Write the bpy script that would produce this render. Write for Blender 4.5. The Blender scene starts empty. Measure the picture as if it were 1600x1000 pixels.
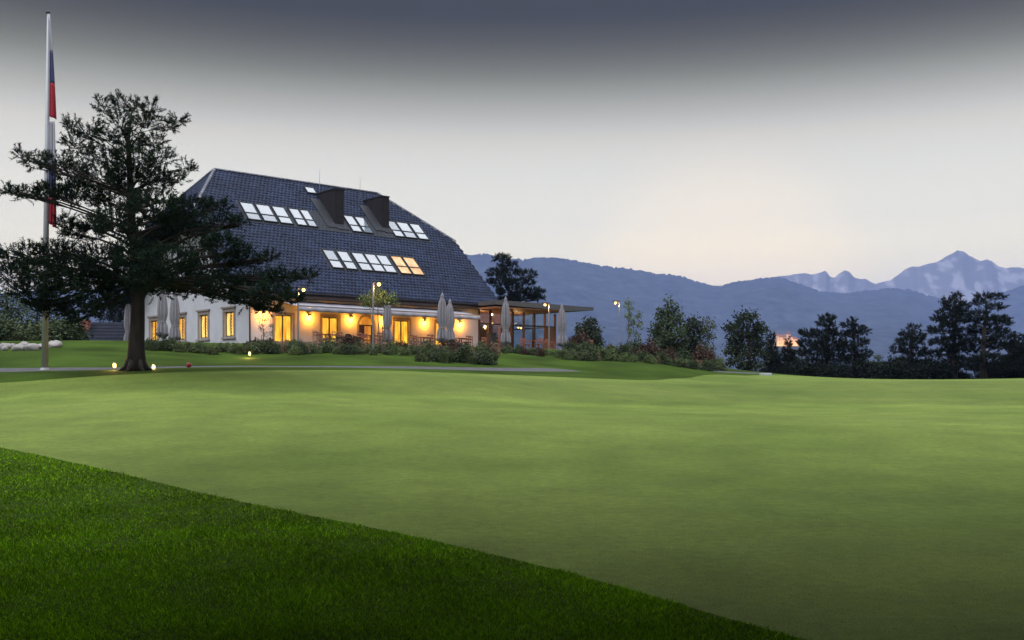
import bpy, math, random
import numpy as np
from mathutils import Vector, Matrix
R = math.radians
rng = np.random.default_rng(7)
random.seed(7)
S = bpy.context.scene
COL = S.collection

# ------------------------------------------------------------------ camera, sky, sun, exposure
EYE = 1.4            # eye height above the near lawn (metres)
F = 1500.0           # focal length in photo pixels (1600 wide)
HOR = 588.0          # photo row of the horizon
cam_d = bpy.data.cameras.new('camera'); cam = bpy.data.objects.new('camera', cam_d); COL.objects.link(cam)
cam.location = (0, 0, EYE); cam.rotation_euler = (R(90), 0, 0)
cam_d.sensor_width = 36; cam_d.lens = 36 * F / 1600; cam_d.shift_y = (HOR - 500) / 1600
cam_d.clip_start = 0.1; cam_d.clip_end = 80000
S.camera = cam

SUN_ELEV, SUN_AZ = 76.0, 200.0     # degrees; azimuth clockwise from +Y (view direction)
sd = Vector((math.sin(R(SUN_AZ)) * math.cos(R(SUN_ELEV)), math.cos(R(SUN_AZ)) * math.cos(R(SUN_ELEV)), math.sin(R(SUN_ELEV))))
W = bpy.data.worlds.new('World'); S.world = W; W.use_nodes = True
wn = W.node_tree.nodes; wl = W.node_tree.links; wn.clear()
sky = wn.new('ShaderNodeTexSky'); sky.sky_type = 'NISHITA'; sky.sun_disc = False
sky.sun_elevation = R(SUN_ELEV); sky.sun_rotation = R(SUN_AZ); sky.altitude = 400; sky.dust_density = 2.0
hs = wn.new('ShaderNodeHueSaturation'); hs.inputs['Saturation'].default_value = 0.25
wl.new(sky.outputs[0], hs.inputs['Color'])
tc = wn.new('ShaderNodeTexCoord'); sx = wn.new('ShaderNodeSeparateXYZ'); wl.new(tc.outputs['Generated'], sx.inputs[0])
ramp = wn.new('ShaderNodeValToRGB'); wl.new(sx.outputs['Z'], ramp.inputs['Fac'])
SKY = [(0.0, (2.820, 2.311, 1.354)), (0.0747, (2.820, 2.311, 1.354)), (0.1185, (2.698, 2.283, 1.426)), (0.1309, (2.668, 2.283, 1.450)), (0.1555, (2.397, 2.118, 1.504)), (0.1798, (2.345, 2.090, 1.517)), (0.2038, (2.217, 1.997, 1.501)), (0.2245, (2.100, 1.886, 1.422)), (0.2391, (1.946, 1.734, 1.279)), (0.2507, (1.677, 1.529, 1.158)), (0.2622, (1.423, 1.284, 0.919)), (0.2735, (1.172, 1.071, 0.745)), (0.2847, (0.906, 0.845, 0.542)), (0.2959, (0.669, 0.604, 0.336)), (0.3069, (0.484, 0.426, 0.205)), (0.3178, (0.353, 0.303, 0.117)), (0.3285, (0.241, 0.197, 0.041)), (0.3391, (0.177, 0.140, 0.007)), (0.3497, (0.118, 0.091, 0.002)), (0.3652, (0.118, 0.091, 0.002)), (1.0, (0.118, 0.091, 0.002))]
els = ramp.color_ramp.elements
while len(els) > 1: els.remove(els[0])
for i, (p, c) in enumerate(SKY):
    el = els[0] if i == 0 else els.new(p)
    el.position = p; el.color = (*[v / 6 for v in c], 1)
mx = wn.new('ShaderNodeMix'); mx.data_type = 'RGBA'; mx.blend_type = 'MULTIPLY'; mx.inputs['Factor'].default_value = 1
wl.new(hs.outputs[0], mx.inputs['A']); wl.new(ramp.outputs[0], mx.inputs['B'])
dt = wn.new('ShaderNodeVectorMath'); dt.operation = 'DOT_PRODUCT'; wl.new(tc.outputs['Generated'], dt.inputs[0])     # afterglow where the sun went down
dt.inputs[1].default_value = Vector(((1130 - 800) / F, 1, (HOR - 445) / F)).normalized()
gr = wn.new('ShaderNodeMapRange'); gr.interpolation_type = 'SMOOTHERSTEP'; gr.inputs['From Min'].default_value = math.cos(R(10)); gr.inputs['From Max'].default_value = 1.0; wl.new(dt.outputs['Value'], gr.inputs['Value'])
mg = wn.new('ShaderNodeMix'); mg.data_type = 'RGBA'; mg.blend_type = 'MULTIPLY'; mg.inputs['B'].default_value = (1.14, 1.07, 0.99, 1); wl.new(gr.outputs[0], mg.inputs['Factor']); wl.new(mx.outputs['Result'], mg.inputs['A'])
bg = wn.new('ShaderNodeBackground'); bg.inputs['Strength'].default_value = 0.15
wo = wn.new('ShaderNodeOutputWorld'); wl.new(mg.outputs['Result'], bg.inputs['Color']); wl.new(bg.outputs[0], wo.inputs['Surface'])

sun_d = bpy.data.lights.new('sun', 'SUN'); sun_d.energy = 1.5; sun_d.angle = R(110); sun_d.color = (0.95, 0.98, 1.04)
sun = bpy.data.objects.new('sun', sun_d); COL.objects.link(sun); sun.rotation_euler = sd.to_track_quat('Z', 'Y').to_euler()
sun.location = (0, 0, 60)

vs = S.view_settings; vs.view_transform = 'Standard'; vs.look = 'None'; vs.exposure = 2.1; vs.gamma = 1; vs.use_curve_mapping = False
S.render.engine = 'CYCLES'; S.cycles.use_denoising = True
try: S.cycles.denoiser = 'OPENIMAGEDENOISE'
except Exception: pass
S.cycles.max_bounces = 6; S.cycles.diffuse_bounces = 3; S.cycles.glossy_bounces = 3; S.cycles.transparent_max_bounces = 8
S.cycles.volume_bounces = 0; S.cycles.sample_clamp_indirect = 4
S.cycles.caustics_reflective = False; S.cycles.caustics_refractive = False

# ------------------------------------------------------------------ helpers
def at(X, Y, d):
    """photo pixel at a chosen real distance -> world point"""
    return Vector(((X - 800) / F * d, d, (HOR - Y) / F * d + EYE))

def link(o, parent=None):
    COL.objects.link(o)
    if parent is not None: o.parent = parent
    return o

def tag(o, label=None, cat=None, group=None, kind=None):
    if label: o['label'] = label
    if cat: o['category'] = cat
    if group: o['group'] = group
    if kind: o['kind'] = kind
    return o

def empty(name, loc=(0, 0, 0), rz=0.0):
    o = bpy.data.objects.new(name, None); COL.objects.link(o)
    o.location = loc; o.rotation_euler = (0, 0, rz); o.empty_display_size = 0.2
    return o

def dup(o, parent=None):
    c = o.copy(); COL.objects.link(c)
    if parent is not None: c.parent = parent
    for ch in list(o.children): dup(ch, c)
    return c

def np_mesh(name, V, Fc, mat, parent=None, smooth=False):
    """V (n,3), Fc (m,k) numpy arrays -> object"""
    V = np.asarray(V, np.float32); Fc = np.asarray(Fc, np.int32)
    me = bpy.data.meshes.new(name); k = Fc.shape[1]; m = len(Fc)
    me.vertices.add(len(V)); me.vertices.foreach_set('co', V.ravel())
    me.loops.add(m * k); me.loops.foreach_set('vertex_index', Fc.ravel())
    me.polygons.add(m); me.polygons.foreach_set('loop_start', np.arange(0, m * k, k, dtype=np.int32))
    me.polygons.foreach_set('loop_total', np.full(m, k, np.int32))
    if smooth: me.polygons.foreach_set('use_smooth', np.ones(m, bool))
    me.update(calc_edges=True); me.validate()
    if mat: me.materials.append(mat)
    return link(bpy.data.objects.new(name, me), parent)

class MB:
    def __init__(s): s.v = []; s.f = []
    def add(s, v, f):
        b = len(s.v); s.v += [tuple(p) for p in v]; s.f += [tuple(i + b for i in q) for q in f]; return s
    def box(s, x0, x1, y0, y1, z0, z1):
        return s.add([(x0,y0,z0),(x1,y0,z0),(x1,y1,z0),(x0,y1,z0),(x0,y0,z1),(x1,y0,z1),(x1,y1,z1),(x0,y1,z1)],
                     [(0,3,2,1),(4,5,6,7),(0,1,5,4),(1,2,6,5),(2,3,7,6),(3,0,4,7)])
    def tube(s, pts, rad, n=8, cap=True):
        pts = [Vector(p) for p in pts]; rings = []
        for i, p in enumerate(pts):
            a = pts[max(i - 1, 0)]; b = pts[min(i + 1, len(pts) - 1)]
            t = (b - a).normalized() if (b - a).length > 1e-9 else Vector((0, 0, 1))
            u = t.cross(Vector((0, 0, 1)) if abs(t.z) < 0.95 else Vector((1, 0, 0))).normalized(); w = t.cross(u)
            r = rad[i] if hasattr(rad, '__len__') else rad
            rings.append([p + u * (r * math.cos(2*math.pi*k/n)) + w * (r * math.sin(2*math.pi*k/n)) for k in range(n)])
        v = [p for r in rings for p in r]; f = []
        for i in range(len(pts) - 1):
            for k in range(n): f.append((i*n+k, i*n+(k+1) % n, (i+1)*n+(k+1) % n, (i+1)*n+k))
        if cap: f += [tuple(range(n))[::-1], tuple((len(pts)-1)*n + k for k in range(n))]
        return s.add(v, f)
    def lathe(s, prof, n=24, fold=None, cx=0, cy=0):
        v = []; f = []
        for i, (r, z) in enumerate(prof):
            for k in range(n):
                a = 2*math.pi*k/n; rr = r * (fold(a, i, z) if fold else 1)
                v.append((cx + rr*math.cos(a), cy + rr*math.sin(a), z))
        for i in range(len(prof) - 1):
            for k in range(n): f.append((i*n+k, i*n+(k+1) % n, (i+1)*n+(k+1) % n, (i+1)*n+k))
        f += [tuple(range(n))[::-1], tuple((len(prof)-1)*n+k for k in range(n))]
        return s.add(v, f)
    def prism(s, poly, y0, y1):   # poly in (x,z), extruded along y
        n = len(poly)
        v = [(x, y0, z) for x, z in poly] + [(x, y1, z) for x, z in poly]
        return s.add(v, [tuple(range(n)), tuple(range(2*n-1, n-1, -1))] + [(i, i+n, (i+1) % n + n, (i+1) % n) for i in range(n)])
    def build(s, name, mat, parent=None, smooth=False, bevel=0):
        me = bpy.data.meshes.new(name); me.from_pydata(s.v, [], s.f); me.update()
        if mat: me.materials.append(mat)
        if smooth:
            me.polygons.foreach_set('use_smooth', np.ones(len(me.polygons), bool))
        o = link(bpy.data.objects.new(name, me), parent)
        if bevel:
            b = o.modifiers.new('bevel', 'BEVEL'); b.width = bevel; b.segments = 2; b.limit_method = 'ANGLE'
        return o

def mat(name, col, rough=0.7, var=0.15, scale=4.0, bump=0.0, bscale=None, metal=0.0, col2=None, spec=0.5, island=False, coord='Object', stretch=None, sss=0, isl=(0.55, 1.5)):
    m = bpy.data.materials.new(name); m.use_nodes = True
    n = m.node_tree.nodes; l = m.node_tree.links; p = n['Principled BSDF']
    p.inputs['Roughness'].default_value = rough; p.inputs['Metallic'].default_value = metal
    p.inputs['Specular IOR Level'].default_value = spec
    t = n.new('ShaderNodeTexCoord'); src = t.outputs[coord]
    if stretch:
        mp = n.new('ShaderNodeMapping'); mp.inputs['Scale'].default_value = stretch; l.new(src, mp.inputs['Vector']); src = mp.outputs[0]
    nz = n.new('ShaderNodeTexNoise'); nz.inputs['Scale'].default_value = scale; nz.inputs['Detail'].default_value = 6; l.new(src, nz.inputs['Vector'])
    r = n.new('ShaderNodeValToRGB'); e = r.color_ramp.elements
    c2 = col2 or tuple(min(1, c * (1 + var)) for c in col); c1 = tuple(c * (1 - var) for c in col)
    e[0].position = 0.33; e[0].color = (*c1, 1); e[1].position = 0.67; e[1].color = (*c2, 1)
    l.new(nz.outputs['Fac'], r.inputs['Fac']); out = r.outputs[0]
    if island:
        g = n.new('ShaderNodeNewGeometry'); h = n.new('ShaderNodeHueSaturation')
        mr = n.new('ShaderNodeMapRange'); mr.inputs['To Min'].default_value = isl[0]; mr.inputs['To Max'].default_value = isl[1]
        l.new(g.outputs['Random Per Island'], mr.inputs['Value']); l.new(mr.outputs[0], h.inputs['Value']); l.new(out, h.inputs['Color']); out = h.outputs[0]
    l.new(out, p.inputs['Base Color'])
    if bump:
        nb = n.new('ShaderNodeTexNoise'); nb.inputs['Scale'].default_value = bscale or scale * 6; nb.inputs['Detail'].default_value = 5; l.new(src, nb.inputs['Vector'])
        b = n.new('ShaderNodeBump'); b.inputs['Strength'].default_value = bump; b.inputs['Distance'].default_value = 0.02
        l.new(nb.outputs['Fac'], b.inputs['Height']); l.new(b.outputs[0], p.inputs['Normal'])
    return m

def emis(name, col, strength, pattern=None):
    m = bpy.data.materials.new(name); m.use_nodes = True
    n = m.node_tree.nodes; l = m.node_tree.links; p = n['Principled BSDF']
    p.inputs['Base Color'].default_value = (*[c * 0.3 for c in col], 1); p.inputs['Roughness'].default_value = 0.25
    p.inputs['Emission Color'].default_value = (*col, 1); p.inputs['Emission Strength'].default_value = strength
    if pattern:
        t = n.new('ShaderNodeTexCoord'); nz = n.new('ShaderNodeTexNoise'); nz.inputs['Scale'].default_value = pattern
        mp = n.new('ShaderNodeMapping'); mp.inputs['Scale'].default_value = (1.6, 1, 0.35); l.new(t.outputs['Object'], mp.inputs[0]); l.new(mp.outputs[0], nz.inputs['Vector'])
        r = n.new('ShaderNodeValToRGB'); e = r.color_ramp.elements
        e[0].position = 0.3; e[0].color = (col[0]*0.42, col[1]*0.25, col[2]*0.2, 1); e[1].position = 0.72; e[1].color = (col[0], col[1]*1.25, col[2]*2.2, 1)
        l.new(nz.outputs['Fac'], r.inputs['Fac']); l.new(r.outputs[0], p.inputs['Emission Color'])
    return m

def point_light(name, loc, power, col=(1, 0.55, 0.16), size=0.05, parent=None):
    d = bpy.data.lights.new(name, 'POINT'); d.energy = power; d.color = col; d.shadow_soft_size = size
    o = bpy.data.objects.new(name, d); COL.objects.link(o); o.location = loc
    if parent is not None: o.parent = parent
    return o

M = {}
M['green'] = mat('putting_green_turf', (0.095, 0.143, 0.023), 0.85, 0.14, 0.16, 0.5, 60, col2=(0.138, 0.184, 0.038), spec=0.25)
_m = M['green'].node_tree; _p = _m.nodes['Principled BSDF']; _src = _p.inputs['Base Color'].links[0].from_socket
_tc = _m.nodes.new('ShaderNodeTexCoord')
for _sc, _lo, _hi, _st in ((1.1, 0.86, 1.14, (1, 1, 1)), (9.0, 0.86, 1.14, (1, 1, 1)), (70.0, 0.8, 1.2, (1, 1, 1))):   # clumps, tufts, single leaves of the turf
    _nz = _m.nodes.new('ShaderNodeTexNoise'); _nz.inputs['Scale'].default_value = _sc; _nz.inputs['Detail'].default_value = 4; _m.links.new(_tc.outputs['Object'], _nz.inputs['Vector'])
    _mr = _m.nodes.new('ShaderNodeMapRange'); _mr.inputs['From Min'].default_value = 0.3; _mr.inputs['From Max'].default_value = 0.7; _mr.inputs['To Min'].default_value = _lo; _mr.inputs['To Max'].default_value = _hi
    _m.links.new(_nz.outputs['Fac'], _mr.inputs['Value'])
    _hv = _m.nodes.new('ShaderNodeHueSaturation'); _m.links.new(_mr.outputs[0], _hv.inputs['Value']); _m.links.new(_src, _hv.inputs['Color']); _src = _hv.outputs[0]
_at = _m.nodes.new('ShaderNodeAttribute'); _at.attribute_name = 'cut'      # slope light painted into the turf: bright crest line, darker band behind
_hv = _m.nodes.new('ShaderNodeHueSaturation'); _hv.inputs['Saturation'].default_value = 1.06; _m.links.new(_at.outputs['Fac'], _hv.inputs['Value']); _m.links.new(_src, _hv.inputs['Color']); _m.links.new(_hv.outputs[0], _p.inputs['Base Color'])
M['lawn'] = mat('lawn_turf', (0.036, 0.064, 0.009), 0.9, 0.35, 0.35, 1.0, 35, spec=0.05)
M['blade'] = mat('grass_blades', (0.20, 0.39, 0.006), 0.8, 0.4, 0.45, island=True, spec=0.08, isl=(0.45, 1.6))
M['asphalt'] = mat('path_asphalt', (0.062, 0.062, 0.072), 0.9, 0.25, 3, 0.3, 40)
M['paving'] = mat('terrace_paving', (0.3, 0.27, 0.25), 0.8, 0.15, 1.5, 0.2, 20)
M['soil'] = mat('bed_soil', (0.04, 0.03, 0.022), 0.95, 0.3, 6, 0.6, 30)
M['plaster'] = mat('white_plaster', (0.52, 0.52, 0.58), 0.85, 0.08, 0.8, 0.15, 25)
M['stone'] = mat('window_stone', (0.27, 0.22, 0.20), 0.8, 0.15, 6, 0.2)
M['tile'] = mat('roof_tile', (0.018, 0.028, 0.066), 0.55, 0.25, 0.7, 0.1, 30, island=True, isl=(0.8, 1.22), spec=0.25)
M['roofbase'] = mat('roof_underlay', (0.02, 0.022, 0.034), 0.9, 0.2, 2, spec=0.05)
M['ridge'] = mat('ridge_tile', (0.085, 0.09, 0.12), 0.45, 0.25, 5, island=True)
M['darkwood'] = mat('dark_timber', (0.045, 0.028, 0.022), 0.6, 0.25, 3, 0.1, stretch=(1, 1, 6))
M['timber'] = mat('warm_timber', (0.22, 0.10, 0.055), 0.6, 0.25, 3, 0.1, stretch=(1, 1, 5))
M['metalbrown'] = mat('brown_sheet_metal', (0.013, 0.011, 0.014), 0.7, 0.25, 1.5, 0.1, spec=0.3)
M['flash'] = mat('lead_flashing', (0.016, 0.019, 0.026), 0.8, 0.2, 3)
M['canopygrey'] = mat('grey_canopy_sheet', (0.055, 0.06, 0.072), 0.5, 0.1, 1)
M['iron'] = mat('dark_iron', (0.02, 0.02, 0.022), 0.5, 0.2, 5)
M['awning'] = mat('awning_cloth', (0.30, 0.29, 0.34), 0.8, 0.06, 2)
M['umbrella'] = mat('parasol_cloth', (0.21, 0.20, 0.23), 0.85, 0.12, 2.5, 0.2)
M['whitepaint'] = mat('white_painted_steel', (0.36, 0.37, 0.41), 0.5, 0.05, 2)
M['steel'] = mat('galvanised_steel', (0.22, 0.22, 0.24), 0.45, 0.15, 4, metal=0.6)
M['brick'] = mat('red_brick', (0.28, 0.09, 0.075), 0.8, 0.2, 8, 0.3)
M['chairwood'] = mat('chair_teak', (0.20, 0.075, 0.05), 0.55, 0.25, 6)
M['black'] = mat('black_sheet', (0.015, 0.015, 0.017), 0.5, 0.2, 4)
M['boulder'] = mat('pale_limestone', (0.27, 0.25, 0.25), 0.85, 0.2, 3, 0.6, 12)
M['redpaint'] = mat('red_paint', (0.25, 0.02, 0.03), 0.4, 0.1, 4)
M['bark'] = mat('pine_bark', (0.022, 0.016, 0.013), 0.95, 0.5, 6, 0.9, 18, stretch=(1, 1, 0.25))
M['barkgrey'] = mat('grey_bark', (0.10, 0.085, 0.075), 0.9, 0.3, 6, 0.6, 20)
M['needle'] = mat('pine_needles', (0.012, 0.023, 0.014), 0.8, 0.4, 1.2, island=True, spec=0.08)
M['needle2'] = mat('dark_conifer_needles', (0.011, 0.016, 0.012), 0.85, 0.35, 0.6, island=True, spec=0.06)
M['leaf'] = mat('broad_leaves', (0.072, 0.095, 0.040), 0.7, 0.35, 1.2, island=True, spec=0.25)
M['leafdusk'] = mat('dusky_leaves', (0.026, 0.036, 0.019), 0.8, 0.35, 1.2, island=True, spec=0.1)
M['leafpale'] = mat('young_pale_leaves', (0.085, 0.12, 0.04), 0.7, 0.3, 2, island=True, spec=0.25)
M['leafdark'] = mat('dark_shrub_leaves', (0.045, 0.065, 0.030), 0.75, 0.35, 1.2, island=True, spec=0.2)
M['leafrust'] = mat('rust_leaves', (0.070, 0.042, 0.030), 0.75, 0.35, 2, island=True, spec=0.2)
M['straw'] = mat('straw_flower_heads', (0.22, 0.15, 0.10), 0.85, 0.3, 3, island=True, spec=0.1)
M['forest'] = mat('forested_slope', (0.034, 0.042, 0.040), 0.95, 0.45, 0.02, spec=0.0)
M['rock'] = mat('alpine_rock_and_snow', (0.15, 0.155, 0.17), 0.95, 0.2, 0.014, col2=(0.235, 0.235, 0.26), spec=0.0, stretch=(1, 0.4, 1.0))
_e = [q for q in M['rock'].node_tree.nodes if q.type == 'VALTORGB'][0].color_ramp.elements; _e[0].position = 0.50; _e[1].position = 0.60
M['castle'] = mat('castle_render', (0.6, 0.5, 0.4), 0.9, 0.1, 0.2)
M['castleroof'] = mat('castle_roof', (0.2, 0.08, 0.05), 0.8, 0.2, 0.3)
M['lamp'] = emis('lamp_glow', (1.0, 0.58, 0.17), 0.75)
M['lampwall'] = emis('wall_lamp_glow', (1.0, 0.62, 0.14), 0.9)
M['bulb'] = emis('pendant_glow', (1.0, 0.6, 0.22), 0.9)
M['spotglow'] = emis('garden_light_glow', (1.0, 0.66, 0.2), 1.2)
M['winlit'] = emis('lit_window', (1.0, 0.47, 0.025), 0.75, 3.5)
M['winlit2'] = emis('bright_lit_window', (1.0, 0.62, 0.09), 0.8, 3.0)
M['doorlit'] = emis('lit_hall', (1.0, 0.40, 0.02), 0.22, 1.0)
M['skylit'] = emis('lit_skylight', (1.0, 0.56, 0.16), 0.17, 1.2)
M['castlewin'] = emis('castle_window', (1.0, 0.5, 0.06), 0.12)
def glassmat(name, col, rough, ior):
    m = mat(name, col, rough, 0.1, 0.6, spec=0.5); m.node_tree.nodes['Principled BSDF'].inputs['IOR'].default_value = ior
    return m
M['skyglass'] = glassmat('skylight_glass', (0.16, 0.19, 0.23), 0.06, 2.3)
M['skyglass2'] = glassmat('skylight_glass', (0.10, 0.13, 0.17), 0.05, 2.05)
M['skyglass3'] = glassmat('skylight_glass', (0.20, 0.22, 0.26), 0.09, 2.2)
M['glass'] = bpy.data.materials.new('pavilion_glass'); M['glass'].use_nodes = True
_n = M['glass'].node_tree.nodes; _l = M['glass'].node_tree.links; _n.remove(_n['Principled BSDF'])
_tr = _n.new('ShaderNodeBsdfTransparent'); _tr.inputs[0].default_value = (0.8, 0.86, 0.86, 1); _gl = _n.new('ShaderNodeBsdfGlossy'); _gl.inputs['Roughness'].default_value = 0.03
_mx = _n.new('ShaderNodeMixShader'); _mx.inputs[0].default_value = 0.08
_l.new(_tr.outputs[0], _mx.inputs[1]); _l.new(_gl.outputs[0], _mx.inputs[2]); _l.new(_mx.outputs[0], _n['Material Output'].inputs[0])

# ------------------------------------------------------------------ house frame
HC = Vector((-16.9, 62.1, 1.94 + EYE)); HA = math.atan2(0.658, 0.753)
HD = np.array([math.cos(HA), math.sin(HA)]); HE = np.array([-math.sin(HA), math.cos(HA)])
def hw(t, u):   # house plan -> world plan
    p = np.array([HC.x, HC.y]) + t * HD + u * HE
    return float(p[0]), float(p[1])

# ------------------------------------------------------------------ terrain
ctl = []
def cp(X, Y, d): p = at(X, Y, d); ctl.append((p.x, p.y, p.z))
def cz(x, y, z): ctl.append((x, y, z + EYE))
for x in (-12, -4, 0, 4, 12): cz(x, -8, -1.5)
for X in (-600, 100, 800, 1500, 2200):
    cz((X-800)/F*5, 5, -1.4); cz((X-800)/F*9, 9, -1.38)
for X, Y in ((-200, 712), (100, 712), (500, 714), (800, 716), (1200, 716), (1700, 716), (2300, 716)): cp(X, Y, 14)
for X, Y in ((-200, 652), (100, 650), (500, 647), (800, 655), (1200, 660), (1700, 662), (2300, 662)): cp(X, Y, 20)
for X, Y, d in ((-200, 626, 26), (0, 622, 26), (200, 617, 26), (400, 614, 26), (600, 619, 27), (800, 630, 28), (1000, 636, 29), (1200, 636, 30), (1500, 634, 31), (2000, 634, 31)): cp(X, Y, d)
for X, Y, d in ((-300, 588, 30), (0, 586, 30), (200, 580, 31.5), (400, 578, 33), (600, 579, 35), (800, 587, 38), (1040, 597, 42), (1300, 594, 46), (1600, 593, 48), (2200, 592, 48)): cp(X, Y, d)
for X, Y, d in ((-300, 582, 36), (0, 580.5, 36), (190, 577, 36), (300, 573, 37), (450, 573, 38), (600, 574.5, 39.5), (750, 577, 42), (870, 579, 45)): cp(X, Y, d)
for X, Y, d in ((-300, 561, 40), (0, 561, 40), (150, 560, 40), (-300, 540, 46), (0, 539, 46), (150, 536.5, 47.5), (210, 536, 49)): cp(X, Y, d)
for X, Y, d in ((300, 564, 42), (300, 550, 48), (600, 562, 45), (600, 550, 52), (750, 566, 48), (800, 569, 48), (800, 553, 56), (900, 576, 50), (900, 561, 57), (1000, 572, 52), (1000, 562, 60), (980, 586, 46), (1060, 589, 50), (1100, 579, 60), (1190, 583.5, 60), (1200, 590, 56)): cp(X, Y, d)
for X, Y, d in ((1300, 592, 60), (1600, 591, 66), (2200, 592, 66), (1300, 596, 80), (1600, 597, 84), (1100, 575, 75), (1900, 600, 90)): cp(X, Y, d)
for t, u in ((-4, -6), (4, -9.5), (12, -9.5), (20, -9), (27, -7), (-4, 2), (8, 0), (18, 0), (28, 0), (8, 18), (0, 20), (20, 20), (30, 12), (-4, 12)):
    x, y = hw(t, u); cz(x, y, 1.9)
for x, y, z in ((-40, 60, 1.9), (-55, 80, 1.8), (-60, 40, 1.5), (40, 100, -3), (0, 110, -1), (-40, 120, 0.5), (80, 90, -2.5), (60, 120, -5), (-80, 100, 0.5)): cz(x, y, z)
ctl = np.array(ctl); CXY = ctl[:, :2] / 30.0; CZ = ctl[:, 2]
def tps(r2): return np.where(r2 > 1e-12, 0.5 * r2 * np.log(np.maximum(r2, 1e-12)), 0)
_d2 = ((CXY[:, None] - CXY[None]) ** 2).sum(-1); _n = len(CXY)
_A = np.zeros((_n + 3, _n + 3)); _A[:_n, :_n] = tps(_d2) + np.eye(_n) * 2e-3
_A[:_n, _n] = 1; _A[:_n, _n+1:] = CXY; _A[_n, :_n] = 1; _A[_n+1:, :_n] = CXY.T
_w = np.linalg.solve(_A, np.concatenate([CZ, np.zeros(3)]))
def Hn(x, y):
    x = np.asarray(x, float); y = np.asarray(y, float); P = np.stack([x.ravel(), y.ravel()], -1)
    r = np.hypot(P[:, 0], P[:, 1]); sc = np.minimum(1, 130 / np.maximum(r, 1e-6)); Q = P * sc[:, None] / 30.0
    z = np.empty(len(Q))
    for a in range(0, len(Q), 20000):
        q = Q[a:a+20000]; d2 = ((q[:, None] - CXY[None]) ** 2).sum(-1)
        z[a:a+20000] = tps(d2) @ _w[:_n] + _w[_n] + q @ _w[_n+1:]
    back = np.clip((-P[:, 1] - 4) / 10, 0, 1); z = z * (1 - back) + (-0.1) * back
    z = np.clip(z, -4, 6)
    s = np.clip((r - 95) / 160, 0, 1); s = s * s * (3 - 2 * s)
    z = z * (1 - s) + (-32) * s
    return z.reshape(x.shape)
def H(x, y): return float(Hn(np.array([x]), np.array([y]))[0])
def gp(X, d, dz=0.0):     # ground point under photo column X at distance d
    x = (X - 800) / F * d
    return Vector((x, d, H(x, d) + dz))
def ghit(X, Y, d0=3.0, d1=60.0):  # first ground point under a photo pixel
    ds = np.linspace(d0, d1, 1500); xs = (X - 800) / F * ds; zs = (HOR - Y) / F * ds + EYE
    i = int(np.argmax(zs < Hn(xs, ds))); return float(xs[i]), float(ds[i])

def seg_dist(P, L):
    best = np.full(len(P), 1e9)
    for a, b in zip(L[:-1], L[1:]):
        a = np.array(a); b = np.array(b); ab = b - a; t = np.clip(((P - a) @ ab) / (ab @ ab), 0, 1)
        best = np.minimum(best, np.hypot(*(P - a - t[:, None] * ab).T))
    return best
def poly_sd(P, poly):
    ins = np.zeros(len(P), bool); n = len(poly)
    for i in range(n):
        x0, y0 = poly[i]; x1, y1 = poly[(i + 1) % n]
        c = (y0 > P[:, 1]) != (y1 > P[:, 1])
        with np.errstate(divide='ignore', invalid='ignore'):
            xi = (x1 - x0) * (P[:, 1] - y0) / (y1 - y0) + x0
        ins ^= c & (P[:, 0] < xi)
    d = seg_dist(P, list(poly) + [poly[0]])
    return np.where(ins, d, -d)
def chaikin(L, n=2, closed=False):
    L = [np.array(p, float) for p in L]
    for _ in range(n):
        Q = [] if closed else [L[0]]
        m = len(L) if closed else len(L) - 1
        for i in range(m):
            a, b = L[i], L[(i+1) % len(L)]; Q += [a*0.75 + b*0.25, a*0.25 + b*0.75]
        if not closed: Q.append(L[-1])
        L = Q
    return [tuple(p) for p in L]
front = [ghit(X, Y) for X, Y in ((0, 700), (60, 711), (200, 742), (400, 790), (620, 832), (830, 880), (1000, 926), (1240, 1000))]
gpoly = [(-24, 24), (-15.5, 21.5)] + front + [(2.6, 3.9), (5.5, 1.8), (14, 1.5), (34, 12), (50, 34), (52, 56)]
gpoly += [((X - 800) / F * d, d) for X, d in ((1600, 67), (1300, 66), (1205, 60), (1110, 53), (1055, 47.5), (1035, 43.5), (1000, 42), (800, 38.6), (600, 35.2), (400, 32.8), (200, 30.5), (60, 29), (0, 28.5), (-150, 28))]
gpoly += [(-26, 27)]
GREEN = chaikin(gpoly, 2, True)
def _px(L): return chaikin([((X - 800) / F * d, d) for X, d in L], 2)
PATH = _px(((-500, 37), (-100, 36.3), (100, 36), (200, 36), (300, 37), (450, 38), (600, 39.6), (750, 42), (830, 44), (880, 46.5)))
PATH2 = _px(((1120, 60), (1150, 60), (1185, 60.5), (1196, 61)))
def sd_green(P): return poly_sd(P, GREEN)
def sd_path(P): return np.maximum(0.95 - seg_dist(P, PATH), 0.7 - seg_dist(P, PATH2))

# one triangulated sheet, cut along the edges of green and path
ang = np.concatenate([np.arange(-40, 40.01, 0.3), np.arange(43, 318, 4.0)]) * math.pi / 180
rad = np.concatenate([[1.2, 2.0, 2.6], 3.2 * 1.018 ** np.arange(0, 230), np.geomspace(3.2 * 1.018 ** 231, 30000, 40)])
AA, RR = np.meshgrid(ang, rad); GX = RR * np.sin(AA); GY = RR * np.cos(AA)
GV = np.stack([GX.ravel(), GY.ravel(), Hn(GX, GY).ravel()], -1)
na, nr = len(ang), len(rad)
I, J = np.meshgrid(np.arange(nr - 1), np.arange(na), indexing='ij'); J2 = (J + 1) % na
q = np.stack([I*na + J, I*na + J2, (I+1)*na + J2, (I+1)*na + J], -1).reshape(-1, 4)[:, ::-1]
GT = np.concatenate([q[:, [0, 1, 2]], q[:, [0, 2, 3]]])
GV = np.concatenate([GV, [[0, 0, H(0, 0)]]]); ci = len(GV) - 1
GT = np.concatenate([GT, [[ci, (j + 1) % na, j] for j in range(na)]])
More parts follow.
